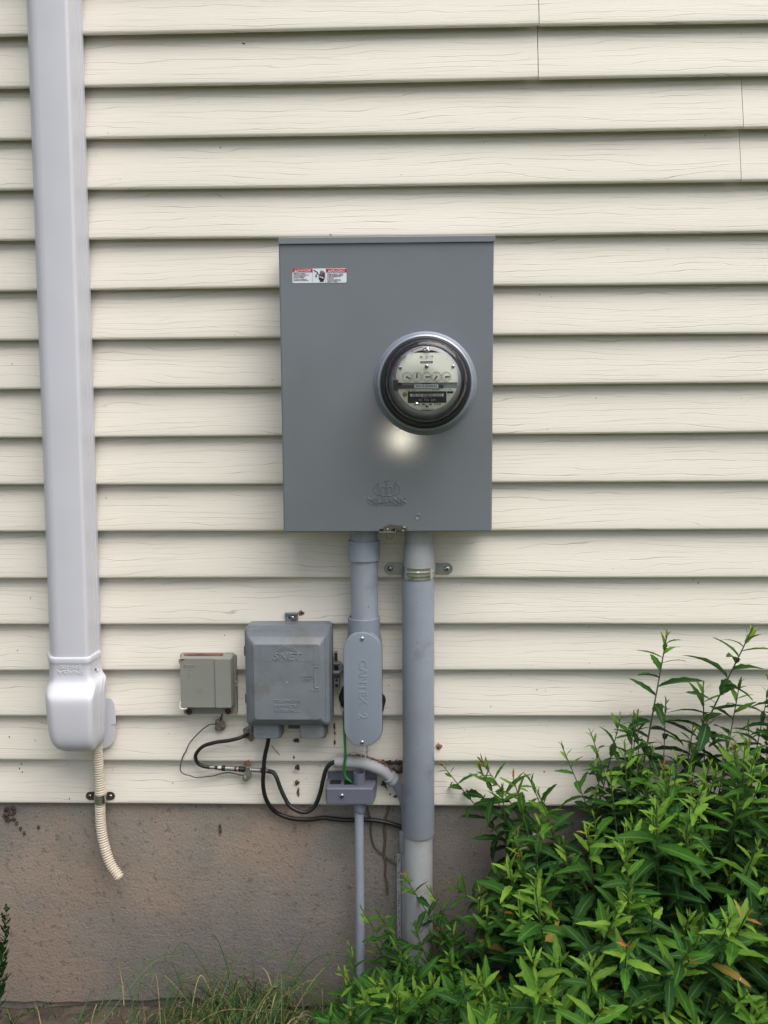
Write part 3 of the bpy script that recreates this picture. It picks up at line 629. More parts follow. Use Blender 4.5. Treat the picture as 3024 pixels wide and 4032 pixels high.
q = M().loft([[V3(v.x, d, v.z) for v in stad(742.5, 1366, 824.7, 1612.5, .088, i_)] for d, i_ in ((.0845, 0), (.0875, 0), (.0885, .0006), (.0888, .0018))]); cv = obj('cover_plate', q, LBM, body, smooth=50)
obj('gasket', M().loft([[V3(v.x, d, v.z) for v in stad(742.5, 1366, 824.7, 1612.5, .088, .0006)] for d in (.0828, .0846)]), BLACK, body, smooth=40)
for y in (1379.5, 1603.5): screw(cv, U(782.3, y, .0888), .0042, ZINC)
text('embossed_name', 'CANTEX', U(783, 1473, .0888), .0165, LBM, body, .0005, -math.pi/2, 0, sx=1.05)
text('embossed_size', '2', U(782, 1547, .0888), .019, LBM, body, .0006, -math.pi/2)
single('sealing_putty', M().lump(U(741, 1507, .02), .007, .009, .022, 3), BPUT, 'black putty lump on the left side of the oval access body', 'putty', smooth=60)
single('sealing_putty', M().lump(U(824, 1516, .02), .0075, .009, .022, 5), BPUT, 'black putty lump on the right side of the oval access body', 'putty', smooth=60)

# right riser
def half(y, xl, xr, d): A = U(xl, y, d).x; B = U(xr, y, d).x; return (A + B)/2, (B - A)/2
rx, rr_ = half(1500, 869.3, 938.3, .055)
rt_ = thing('conduit', 'thick grey conduit riser from the cabinet down into the shrubs', 'conduit', V3(rx, .055, 0))
zr = lambda y, d=.09: U(904, y, d).z
ax_, ar = half(1195, 873, 937.5, .055)
obj('adapter', vpipe(ax_, .055, [(rr_, zr(1236)), (rr_, zr(1220)), (rr_*.985, zr(1200)), (rr_*.93, zr(1182)), (rr_*.915, zr(1178)), (rr_*.88, zr(1178) + .0003), (rr_*.88, bz0 + .01)]), PVCO, rt_, smooth=40)
obj('sleeve', vpipe(rx, .055, [(rr_ - .003, zr(1818) + .002), (rr_ - .001, zr(1818)), (rr_, zr(1816)), (rr_, zr(1236))], 48), PVC, rt_, smooth=35)
lx, lr2 = half(1870, 873, 934.5, .055)
obj('lower_pipe', vpipe(lx, .055, [(lr2, -.05), (lr2, zr(1810))], 40), PVCO, rt_, smooth=35)
sc = strap('pipe_strap', 'galvanized two eared strap round the thick grey conduit below the cabinet', U(904, 1242, .092), rr_, .055, U(829.5, 1236, .016).x, U(978, 1236, .016).x, .0245, .026, ZINC, ZINCD, True, .0062)
text('stamped_text', 'CP', V3(U(885, 1251, .094).x, .0935, U(885, 1254, .094).z), .004, INK, sc, .0003)

# telephone interface box
kz = .13638; T = lambda x, y: (515.7 + x*kz, 1316.6 + y*kz)
def tp(x, y, d): return U(*T(x, y), d)
def trect(x0, y0, x1, y1, d, r): a_, b_ = T(x0, y0); c_, e_ = T(x1, y1); return prect(a_, b_, c_, e_, d, r)
tb = thing('telephone_box', 'weathered grey telephone network interface box with two bottom ports', 'utility box', tp(800, 2045, .02))
def sc_ring(x0, y0, x1, y1, dref, d, r):   # ring measured at depth dref but placed at depth d
    return [V3(v.x, d, v.z) for v in trect(x0, y0, x1, y1, dref, r)]
obj('base', M().loft([sc_ring(108, 262, 1470, 1822, .06, .013, .010), sc_ring(108, 262, 1470, 1822, .06, .050, .010)]), TELM, tb, smooth=40)
obj('lid', M().loft([sc_ring(112, 250, 1455, 1826, .058, .050, .010), sc_ring(112, 250, 1455, 1826, .058, .060, .010), sc_ring(130, 310, 1437, 1826, .066, .0615, .008), sc_ring(132, 312, 1435, 1824, .070, .070, .008), sc_ring(140, 400, 1405, 1815, .073, .0725, .007), sc_ring(162, 430, 1378, 1803, .074, .074, .004), sc_ring(170, 440, 1368, 1795, .076, .078, .004), sc_ring(238, 545, 1296, 1748, .086, .0865, .006), sc_ring(246, 553, 1288, 1740, .087, .0878, .006)]), TELM, tb, smooth=25)
for (a_, b_, c_), nm in (((232, 640, 500), 'L'), ((965, 1345, 1250), 'R')):
    x0, x1 = a_, b_
    obj('cable_port', M().loft([sc_ring(x0 + 18, 1800, x1 + 62, 2010, .03, .015, .006), sc_ring(x0 + 12, 1800, x1 + 50, 2030, .045, .045, .006), sc_ring(x0 + 2, 1800, x1 + 2, 2042, .062, .062, .006), sc_ring(x0 + 12, 1806, x1 - 10, 2036, .064, .0645, .006)]), TELM, tb, smooth=30)
q = M().box(tp(750, 0, .03).x, tp(955, 0, .03).x, .014, .03, tp(0, 1885, .03).z, tp(0, 1800, .03).z); obj('lower_bracket', q, TELD, tb, smooth=0)
tab = obj('mounting_tab', M().loft([[v for v in trect(735, 75, 940, 240, .014, .002)], [v for v in trect(735, 75, 940, 240, .017, .002)]]).box(tp(730, 60, .02).x, tp(942, 60, .02).x, .014, .021, tp(0, 80, .02).z, tp(0, 58, .02).z), TELM, tb, smooth=0)
obj('tab_slot', M().box(tp(762, 0, .017).x, tp(908, 0, .017).x, .0168, .0174, tp(0, 220, .017).z, tp(0, 202, .017).z), DARK, tb, smooth=0)
obj('rust_stain', M().lathe(tp(878, 145, .0171), (0, -1, 0), [(.0062, 0), (.0062, .0002), (0, .0003)], 20), RUST, tb); screw(tb, tp(850, 132, .0172), .0046, ZINC)
obj('hole', M().lathe(tp(800, 128, .0171), (0, -1, 0), [(.0022, 0), (.0022, .0003), (0, .0003)], 12), DARK, tb)
for y0, y1 in ((580, 730), (1345, 1485)):
    h_ = obj('hinge', M().box(tp(70, 0, .045).x, tp(112, 0, .045).x, .03, .047, tp(0, y1, .045).z, tp(0, y0, .045).z), TELM, tb, smooth=0, bevel=.0008)
    obj('hinge_recess', M().box(tp(76, 0, .047).x, tp(104, 0, .047).x, .0468, .0475, tp(0, y1 - 14, .047).z, tp(0, y0 + 14, .047).z), DARK, h_, smooth=0)
q = M(); q.box(tp(1500, 0, .03).x, tp(1552, 0, .03).x, .02, .035, tp(0, 830, .03).z, tp(0, 672, .03).z); q.box(tp(1495, 0, .03).x, tp(1580, 0, .03).x, .015, .03, tp(0, 1262, .03).z, tp(0, 1090, .03).z)
q.cyl(tp(1500, 850, .03), tp(1600, 850, .03), .005, 12); q.cyl(tp(1500, 1000, .03), tp(1600, 1000, .03), .005, 12)
q.tube([tp(1590, 850, .03), tp(1620, 880, .03), tp(1628, 925, .03), tp(1620, 970, .03), tp(1590, 1000, .03)], .0045, 10, 4)
lt_ = obj('latch', q, TELM, tb, smooth=40, bevel=.0006)
obj('padlock_hole', M().box(tp(1512, 0, .036).x, tp(1545, 0, .036).x, .035, .0356, tp(0, 815, .036).z, tp(0, 690, .036).z).lathe(tp(1550, 1120, .031), (0, -1, 0), [(.003, -.002), (.003, 0), (0, .0001)], 12).lathe(tp(1550, 1205, .031), (0, -1, 0), [(.0035, -.002), (.0035, 0), (0, .0001)], 12).lathe(tp(1545, 925, .031), (0, -1, 0), [(.0055, -.002), (.0055, 0), (0, .0001)], 12), DARK, lt_, smooth=0)
D9 = .0878
q = M(); q.tube([tp(x, y, D9) for x, y in ((345, 572), (1175, 572), (1188, 590), (1188, 800), (1175, 815), (345, 812), (335, 800), (335, 585), (345, 572))], .0005, 5, 1)
obj('raised_frame', q, TELM, tb)
for r0, e_ in ((0, 0), (22, .0), (44, 0)):
    obj('raised_arc', M().tube([tp(x, y, D9) for x, y in ((600 + r0*1.6, 680 - r0*.2), (650 + r0*1.2, 625 + r0*.3), (740 + r0*.5, 582 + r0), (830, 590 + r0), (900 - r0*.2, 630 + r0), (945 - r0*.6, 690 + r0*.5))], .0011, 6, 5), TELM, tb)
q = M()
q.tube([tp(x, y, D9) for x, y in ((1262, 905), (1210, 905), (1195, 930), (1195, 1060), (1165, 1072), (1195, 1084), (1200, 1215), (1215, 1240), (1262, 1242))], .0012, 6, 1)
obj('raised_bracket', q, TELM, tb)
text('raised_name', 'SNET', tp(752, 748, D9), .0145, TELM, tb, .0011, 0, .03, sx=1.22, shear=.25)
for s_, y in (('TELEPHONE', 1450), ('NETWORK', 1532), ('INTERFACE', 1603)): text('raised_lettering', s_, tp(768, y, D9), .0066, TELM, tb, .0008, 0, .008, sx=1.15)
for s_, x, y, h in (('SNAP', 1215, 866, .0040), ('CUSTOMER', 1060, 1060, .0034), ('ACCESS', 1082, 1112, .0034), ('SCREW', 1195, 1288, .0042)): text('raised_lettering', s_, tp(x, y, D9), h, TELM, tb, .0006, 0, .004, sx=1.15)
text('raised_lettering', 'Mfg. by', tp(365, 1900, .0645), .0038, TELM, tb, .0006, 0, .004); text('raised_lettering', 'SIECOR', tp(412, 1970, .0645), .0058, TELM, tb, .0007, 0, .006, sx=1.25)
obj('white_speck', M().lump(tp(180, 1550, .071), .001, .0008, .0012), WHITE, tb); obj('white_speck', M().lump(tp(765, 1150, D9), .0007, .0005, .0009), WHITE, tb)
# rust ringed nail hole in the siding beside the tab
nh = thing('nail_hole', 'rust ringed empty nail hole beside the telephone box tab', 'hole', tp(1000, 60, .012))
obj('rust_ring', M().lump(tp(990, 58, .0115), .0058, .0012, .0052, 6), ORANGE, nh); obj('hole', M().lathe(tp(1000, 55, .0127), (0, -1, 0), [(.0024, 0), (.0024, .0003), (0, .0003)], 14), DARK, nh)

# beige module
k2 = .08267; B2 = lambda x, y: (384.0 + x*k2, 1398.9 + y*k2)
def bp_(x, y, d): return U(*B2(x, y), d)
def br(x0, y0, x1, y1, dref, d, r): a_ = B2(x0, y0); c_ = B2(x1, y1); return [V3(v.x, d, v.z) for v in prect(*a_, *c_, dref, r)]
bm_ = thing('module_box', 'small beige plastic module box with rust on its top edge', 'utility box', bp_(800, 1720, .02))
obj('base', M().loft([br(150, 200, 1545, 1715, .02, .013, .003), br(150, 200, 1545, 1715, .02, .024, .003)]), MODM, bm_, smooth=30)
obj('frame', M().loft([br(92, 128, 1512, 1500, .024, .024, .006), br(92, 128, 1512, 1500, .024, .028, .006)]), MODM, bm_, smooth=30)
obj('lid', M().loft([br(100, 150, 1482, 1500, .028, .028, .006), br(88, 210, 1450, 1530, .038, .040, .005), br(66, 285, 1400, 1572, .052, .050, .004), br(75, 294, 1392, 1564, .053, .0525, .004)]), MODM, bm_, smooth=22)
obj('raised_step', M().loft([br(950, 296, 1396, 1572, .053, .0522, .002), br(985, 304, 1388, 1566, .055, .0556, .002)]), MODM, bm_, smooth=25)
obj('rusty_debris', M().loft([br(160, 165, 1190, 232, .034, .030, .002), br(170, 170, 1180, 236, .037, .0405, .002)]), RUST, bm_, smooth=0)
for x, y in ((308, 1652), (1328, 1645)):
    gr = obj('grommet', M().lathe(bp_(x, y, .024), (0, -1, 0), [(.0085, -.006), (.0088, .004), (.0080, .005), (.0068, .0045), (.0068, .001)], 24), MODM, bm_, smooth=40)
    obj('plug', M().lathe(bp_(x, y, .024), (0, -1, 0), [(.0069, .0), (.0069, .0025), (0, .003)], 20), REDH, gr, smooth=50)
obj('side_tab', M().loft([[bp_(x, y, d) for x, y in ((1465, 1060), (1560, 985), (1585, 905), (1510, 845), (1465, 830))] for d in (.026, .029)]), MODM, bm_, smooth=0); obj('tab_hole', M().lathe(bp_(1523, 942, .0291), (0, -1, 0), [(.0012, 0), (.0012, .0003), (0, .0003)], 10), DARK, bm_)
obj('melted_corner', M().tube([bp_(x, y, .050) for x, y in ((75, 1425), (58, 1500), (75, 1590), (150, 1600), (245, 1580))], .0022, 8, 5), WHITE, bm_)
obj('torn_corner', M().loft([[bp_(x, y, d) for x, y in ((20, 300), (20, 380), (55, 430), (70, 340), (130, 320), (190, 290), (150, 292), (60, 310))] for d in (.046, .0535)]), MODM, bm_, smooth=0)
obj('torn_gap', M().loft([[bp_(x, y, d) for x, y in ((50, 315), (60, 330), (130, 322), (180, 300), (120, 300))] for d in (.0535, .0538)]), DARK, bm_, smooth=0)
obj('dimple', M().lathe(bp_(560, 1110, .0525), (0, -1, 0), [(.0050, 0), (.0048, .0007), (.0042, .0007), (.0040, .0001), (0, .0001)], 24), MODM, bm_, smooth=40)
text('raised_name', 'Itron', bp_(290, 465, .0525), .0075, MODM, bm_, .0008, 0, .012, sx=1.15, shear=.2); text('raised_lettering', 'UP', bp_(305, 590, .0525), .0052, MODM, bm_, .0006, 0, .006)
obj('raised_arrow', M().tube([bp_(x, y, .0525) for x, y in ((300, 640), (335, 700))], .0006, 5, 1).tube([bp_(x, y, .0525) for x, y in ((265, 715), (300, 780), (335, 715))], .0006, 5, 1), MODM, bm_)

# ================================================================ bonding box, its pipe, elbow, side pipe
q_ = .16534; E = lambda x, y: (713.2 + x*q_, 1590.9 + y*q_)
def ep(x, y, d): return U(*E(x, y), d)
gb = thing('bonding_box', 'small blue grey plastic grounding box with a screw and open tube', 'utility box', U(755, 1740, .03))
fx0, fx1 = U(704.5, 1720, .066).x, U(805.5, 1720, .066).x; fz0 = U(755, 1738, .066).z; fz1 = U(755, 1703, .066).z
obj('shell', M().loft([[V3(fx0 - .003, .018, fz1 + .001), V3(fx1 + .006, .018, fz1 + .001), V3(fx1 + .006, .018, fz0 + .004), V3(fx0 - .003, .018, fz0 + .004)], [V3(fx0 - .003, .045, fz1 + .001), V3(fx1 + .005, .045, fz1 + .001), V3(fx1 + .005, .045, fz0 + .003), V3(fx0 - .003, .045, fz0 + .003)], [V3(fx0, .064, fz1), V3(fx1, .064, fz1), V3(fx1, .064, fz0), V3(fx0, .064, fz0)], [V3(fx0 + .002, .066, fz1 - .002), V3(fx1 - .002, .066, fz1 - .002), V3(fx1 - .002, .066, fz0 + .001), V3(fx0 + .002, .066, fz0 + .001)]]), BRIDGE, gb, smooth=20, bevel=.0015)
obj('back_plate', M().box(fx0 - .001, fx1 + .007, .0135, .018, fz0 + .008, fz1 + .016), BRIDGE, gb, smooth=0, bevel=.001)
obj('top_recess', M().box(fx0 + .006, fx0 + .03, .028, .048, fz1 + .0005, fz1 + .0016).box(fx0 + .037, fx0 + .055, .028, .05, fz1 + .0005, fz1 + .0016), DARK, gb, smooth=0)
tx = U(776, 1680, .045).x; tz = U(776, 1668, .045).z
obj('open_tube', M().loft([vring(tx, .045, r, z, 24) for r, z in ((.0128, fz1 - .002), (.0124, tz), (.0108, tz + .0002), (.0105, fz1 + .002))], False, False), BRIDGE, gb, smooth=35); obj('tube_bore', M().loft([vring(tx, .045, .0105, fz1 + .0025, 24), vring(tx, .045, .0105, fz1 + .003, 24)]), DARK, gb)
obj('screw_seat', M().lathe(U(738.5, 1719.5, .066), (0, -1, 0), [(.0066, 0), (.0063, .0004), (.0052, .0003), (0, .0003)], 20), BRIDGE, gb, smooth=30); screw(gb, U(738.5, 1719, .0664), .0047, ZINC)
gp = thing('conduit', 'thin grey conduit from the grounding box down into the soil', 'conduit', V3(tx, .04, 0))
obj('pipe', vpipe(U(776.5, 1850, .04).x, .04, [(.0099, -.03), (.0099, fz0 - .012)], 24), PVC, gp, smooth=40)
obj('adapter', vpipe(U(777.5, 1750, .04).x, .04, [(.0105, U(777, 1759, .05).z), (.0118, U(777, 1757, .05).z), (.0138, U(777, 1748, .05).z), (.0140, fz0 + .002)], 24), LBM, gp, smooth=40)
el = thing('conduit_elbow', 'weathered open ended grey elbow lying over the lowest siding board', 'conduit', U(868, 1731, .02))
epts = [(62, 325, .036), (200, 330, .036), (400, 345, .034), (550, 385, .033), (690, 450, .032), (805, 545, .030)]
obj('elbow', M().tube([ep(*p) for p in epts], .0118, 24, 8, cap=False), PVCO, el, smooth=60, solid=.0016)
obj('bore', M().tube([ep(66, 325, .036), ep(75, 325, .036)], .0108, 20, 1), DARK, el)
q = M(); q.lathe(ep(768, 515, .031), ep(900, 640, .024) - ep(768, 515, .031), [(.0122, 0), (.0150, .001), (.0150, .008), (.0135, .0085), (.0155, .011), (.0155, .0165), (.013, .018)], 24); obj('coupling', q, PVCO, el, smooth=35)
obj('lower_bend', M().tube([ep(820, 565, .028), ep(880, 640, .022), ep(940, 760, .016), ep(985, 900, .012), ep(1000, 1060, .010), ep(1000, 1250, .010)], .0112, 20, 8), PVC, el, smooth=60)
sp_ = thing('side_pipe', 'narrow grey pipe with a printed white strip beside the thick conduit', 'conduit', V3(U(872, 1950, .01).x, .012, 0))
obj('pipe', vpipe(U(875, 1800, .012).x, .012, [(.0098, -.02), (.0098, U(872, 1800, .01).z)], 20), PVCO, sp_, smooth=40)
obj('collar', vpipe(U(873, 1800, .012).x, .012, [(.0102, U(872, 1838, .01).z), (.0112, U(872, 1838, .01).z + .002), (.0112, U(872, 1795, .01).z)], 20), PVC, sp_, smooth=40)
sa, sb = U(863, 1845, .023), U(862, 1995, .023); strip = M(); strip.loft([[V3(U(x + o_, y, .0225).x, .0225, U(x, y, .0225).z) for x, y in ((-0, 1840), (0, 2080))] for o_ in (858.5, 870.5)], False, False, closed=False)
stp = obj('printed_strip', M().box(sb.x - .0042, sb.x + .0042, .0215, .0228, .0, sa.z), PVCO, sp_, smooth=0)
q = M(); rg = random.Random(9)
for i in range(44):
    z_ = sa.z - .004 - i*.0052 + rg.uniform(-.001, .001)
    if i % 9 in (5, 6): continue
    for _ in range(2):
        x_ = sb.x + rg.uniform(-.003, .002); q.box(x_, x_ + rg.uniform(.0008, .003), .0228, .0229, z_, z_ + rg.uniform(.0006, .0026)); z_ -= .002
obj('worn_print', q, INK, stp, smooth=0)

# ================================================================ cables
g4 = .36376; G = lambda x, y, d: U(356.6 + x*g4, 1525.1 + y*g4, d)
def cable(name, pts, r, mt, label, cat='cable', n=12):
    return single(name, M().tube([G(*p) for p in pts], r, n, 10), mt, label, cat, smooth=70)
cable('coaxial_cable', [(510, 158, .012), (480, 172, .02), (440, 190, .028), (380, 205, .03), (300, 216, .03), (225, 240, .028), (182, 290, .026), (192, 335, .024), (225, 356, .022), (268, 365, .021)], .0040, BLACK, 'black coaxial loop from a sealed hole to the metal couplers')
cable('coaxial_cable', [(605, 386, .021), (640, 394, .022), (662, 425, .026), (690, 500, .030), (735, 585, .034), (790, 622, .036), (845, 628, .036), (890, 590, .034), (920, 520, .034), (938, 440, .035), (955, 380, .036), (980, 345, .036), (1015, 332, .036), (1040, 332, .036)], .0046, BLACK, 'black coaxial cable sagging from the metal couplers into the elbow')
cable('telephone_cable', [(614, 190, .04), (608, 230, .04), (592, 300, .038), (585, 380, .038), (582, 460, .034), (592, 530, .028), (620, 590, .020), (665, 635, .012), (740, 665, .010), (820, 674, .008), (880, 672, .008), (940, 664, .008), (1000, 671, .008), (1060, 677, .008), (1120, 677, .008), (1180, 675, .008), (1250, 680, .008), (1330, 695, .008), (1410, 722, .008)], .0046, BLACK, 'long black cable from the telephone box port across the foundation')
cable('ground_wire', [(330, 112, .015), (300, 108, .018), (262, 112, .02), (210, 150, .02), (150, 215, .02), (124, 268, .018), (106, 300, .016), (92, 350, .018), (92, 385, .018), (115, 405, .018), (150, 414, .018), (180, 424, .018), (235, 420, .018), (290, 414, .018), (330, 402, .018), (375, 395, .018), (420, 403, .018), (450, 410, .019), (478, 412, .021)], .0013, GREYW, 'thin grey green wire looping left from the small beige box', 'wire', 8)
cable('ground_wire', [(1062, 30, .02), (1064, 120, .03), (1068, 220, .045), (1070, 290, .052), (1066, 340, .052), (1062, 380, .05), (1072, 420, .05), (1092, 440, .049), (1108, 452, .045)], .0028, GREEN, 'bright green insulated wire hanging into the grounding box', 'wire', 10)
cable('brown_wire', [(348, 20, .014), (336, 60, .015), (324, 100, .014)], .0016, REDH, 'short red brown wire under the small beige box', 'wire', 8)
cable('thin_cable', [(1196, 592, .006), (1212, 640, .004), (1222, 690, .003), (1224, 760, .003), (1238, 820, .003), (1262, 858, .003), (1300, 888, .003), (1340, 920, .003), (1400, 965, .006)], .0017, GREYW, 'thin dark cable curving down behind the thin grey conduit', 'cable', 8)
cable('dead_vine', [(1322, 578, .002), (1326, 615, .003), (1310, 660, .003), (1302, 720, .003), (1306, 800, .003), (1300, 870, .003), (1310, 940, .004), (1306, 1000, .003), (1318, 1060, .004), (1322, 1120, .004)], lambda t: .0030 - .001*t, BROWN, 'dead brown vine stem climbing the foundation by the conduits', 'vine', 8)
# sealed cable entries
for c_, rx_, rz_, sd_, lb in ((G(326, 112, .013), .011, .0135, 2, 'crumbling putty sealing the wire hole under the beige box'), (G(500, 158, .013), .012, .0165, 8, 'brown putty sealing the coaxial hole left of the telephone box')):
    single('sealing_putty', M().lump(c_, rx_, .006, rz_, sd_, 20), PUTTY, lb, 'putty', smooth=70)
# coaxial couplers in a row
cp_ = thing('cable_coupler', 'row of silver coaxial couplers with a grounding clamp', 'connector', G(440, 400, .014))
A_, B_ = G(265, 364, .021), G(610, 385, .021); dv = (B_ - A_); ln = dv.length
def seg(nm, t0, t1, r, mt, n=16): return obj(nm, M().lathe(A_ + dv*t0, dv, [(r*.86, 0), (r, .0005), (r, (t1 - t0)*ln - .0005), (r*.86, (t1 - t0)*ln)], n), mt, cp_, smooth=35)
seg('ferrule', 0, .09, .0042, ZINCD); seg('heat_sleeve', .09, .14, .0040, BLACK); seg('hex_nut', .14, .21, .0056, ZINCD, 6); seg('heat_sleeve', .21, .27, .0060, BLACK)
seg('barrel', .27, .50, .0056, ZINCD); seg('red_band', .43, .47, .0058, REDH); seg('heat_sleeve', .50, .61, .0060, BLACK); seg('hex_nut', .66, .72, .0062, ZINCD, 6); seg('barrel', .72, .88, .0046, ZINCD); seg('heat_sleeve', .88, .95, .0055, BLACK); seg('ferrule', .95, 1.0, .0052, ZINCD)
obj('clamp_block', M().box(G(472, 0, .021).x, G(500, 0, .021).x, .014, .028, G(0, 425, .021).z, G(0, 352, .021).z), ZINCD, cp_, smooth=0, bevel=.001)
obj('clamp_bolt', M().lathe(G(480, 424, .018), (0, -1, 0), [(.0075, 0), (.0075, .005), (.0055, .0065), (.003, .010), (.0028, .013), (0, .0135)], 14), ZINCD, cp_, smooth=40)
obj('clamp_bolt', M().lump(G(488, 340, .014), .006, .004, .007, 4), RUST, cp_, smooth=60)

# ================================================================ debris
dm = M(); rg = random.Random(21)
for x, y, rx_, rz_ in ((780, 205, .006, .0045), (765, 305, .0035, .005), (785, 365, .005, .006), (783, 455, .0045, .005), (1005, 120, .002, .007), (1008, 160, .0015, .004), (1007, 215, .002, .005), (620, 700, 0, 0)):
    if rx_: dm.lump(G(x, y, .0125), rx_, .0025, rz_, x % 7, 12)
single('wasp_mud', dm, DIRT, 'specks of dried brown mud on the siding below the telephone box', 'mud', kind='stuff', smooth=60)
single('rust_flake', M().lump(G(791, 512, .0128), .0026, .002, .010, 3), RUST, 'red brown leaf flake stuck upright on the lowest siding board', 'debris', smooth=60)
single('twig', M().tube([G(632, 235, .014), G(655, 262, .018), (G(680, 290, .013))], .0007, 6, 4), BROWN, 'tiny dark twig caught under the telephone box', 'twig')
cm = M()
def crumbs(m, pts, n, sp, r0, r1, dep0, dep1):
    for _ in range(n):
        i = rg.randrange(len(pts) - 1); t = rg.random(); x = pts[i][0]*(1-t) + pts[i+1][0]*t + rg.gauss(0, sp); y = pts[i][1]*(1-t) + pts[i+1][1]*t + rg.gauss(0, sp*.5)
        m.lump(ep(x, y, rg.uniform(dep0, dep1)), rg.uniform(r0, r1), rg.uniform(r0, r1), rg.uniform(r0, r1), rg.randrange(99), 5)
crumbs(cm, [(170, 248), (300, 240), (420, 252), (520, 285), (640, 320), (700, 360), (760, 400), (800, 450)], 150, 14, .0006, .0024, .014, .036)
single('wood_crumbs', cm, ORANGE, 'orange brown crumbs heaped along the top of the elbow', 'debris', kind='stuff', smooth=60)
cm = M(); crumbs(cm, [(640, 330), (760, 345), (860, 350), (930, 330), (930, 440), (850, 470), (800, 430)], 130, 22, .0008, .0032, .012, .02); crumbs(cm, [(700, 600), (720, 640), (690, 630), (830, 770), (860, 790)], 26, 14, .0008, .003, .013, .017)
single('dirt_clump', cm, DIRT, 'dark dirt and cobweb clump where the elbow meets the thick conduit', 'debris', kind='stuff', smooth=60)
fm_ = M()
for _ in range(70):
    px, py = rg.uniform(5, 1640), rg.choice([rg.uniform(1480, 1730), rg.uniform(60, 1730)])
    if 600 < px < 1080 and py < 1160: continue
    fm_.lump(U(px, py, .0128 if rg.random() < .5 else .009), rg.uniform(.0004, .0011), .0006, rg.uniform(.0005, .0018), rg.randrange(99), 5)
for px, py in ((42, 1660), (48, 1668), (46, 1650), (20, 1592), (150, 1725)): fm_.lump(U(px, py, .0128), .0012, .0008, .0022, px, 5)
single('fly_specks', fm_, DARK, 'scattered tiny dark specks stuck on the siding', 'debris', kind='stuff')
cm = M(); 
for _ in range(34): cm.lump(U(10 + abs(rg.gauss(0, 12)), 1745 + abs(rg.gauss(0, 14)), rg.uniform(-.001, .004)), rg.uniform(.001, .006), .002, rg.uniform(.001, .004), rg.randrange(99), 6)
for px, py in ((30, 1770), (36, 1778), (44, 1790), (52, 1800), (83, 1787), (475, 1785), (476, 1795)): cm.lump(U(px, py, .001), .003, .002, .005, px, 6)
single('old_nest', cm, DIRT, 'torn brown nest remains under the siding at far left', 'debris', kind='stuff', smooth=60)
single('mud_dab', M().lump(G(1627, 240, .0125), .006, .003, .006, 5), ORANGE, 'small orange mud dab on the siding right of the thick conduit', 'mud', smooth=60)
# ================================================================ plants
def leaf(vs, fs, at, base, d, up, L, W, curl, age_shade, fold=.22, n=8, serr=.12, rnd=None):
    d = d.normalized(); side = d.cross(up)
    if side.length < 1e-4: side = Vector((1, 0, 0))
    side.normalize(); nn = side.cross(d); o = len(vs); b = rnd.random(); tw = rnd.uniform(-.5, .5)
    for i in range(n + 1):
        s = i/n
        wdt = W*.5*(max(math.sin(math.pi*min(1, (s*.93 + .035))**.82), 0))**.85
        if s < .08: wdt *= .35
        if 1 < i < n: wdt *= 1 + (serr if i % 2 else -serr)
        if i == n: wdt = .0001
        c = base + d*(L*s*(1 - .12*abs(curl)*s)) - nn*(curl*L*s*s*.5)
        a = tw*s; sd = side*math.cos(a) + nn*math.sin(a); nv = nn*math.cos(a) - side*math.sin(a)
        vs += [c + sd*wdt + nv*(fold*wdt), c, c - sd*wdt + nv*(fold*wdt)]
        ag = age_shade + .05*(s - .5); at += [(ag, 1, b, 1), (ag, 0, b, 1), (ag, 1, b, 1)]
        if i:
            k = o + 3*i
            fs += [(k - 3, k - 2, k + 1, k), (k - 2, k - 1, k + 2, k + 1)]
FL = []
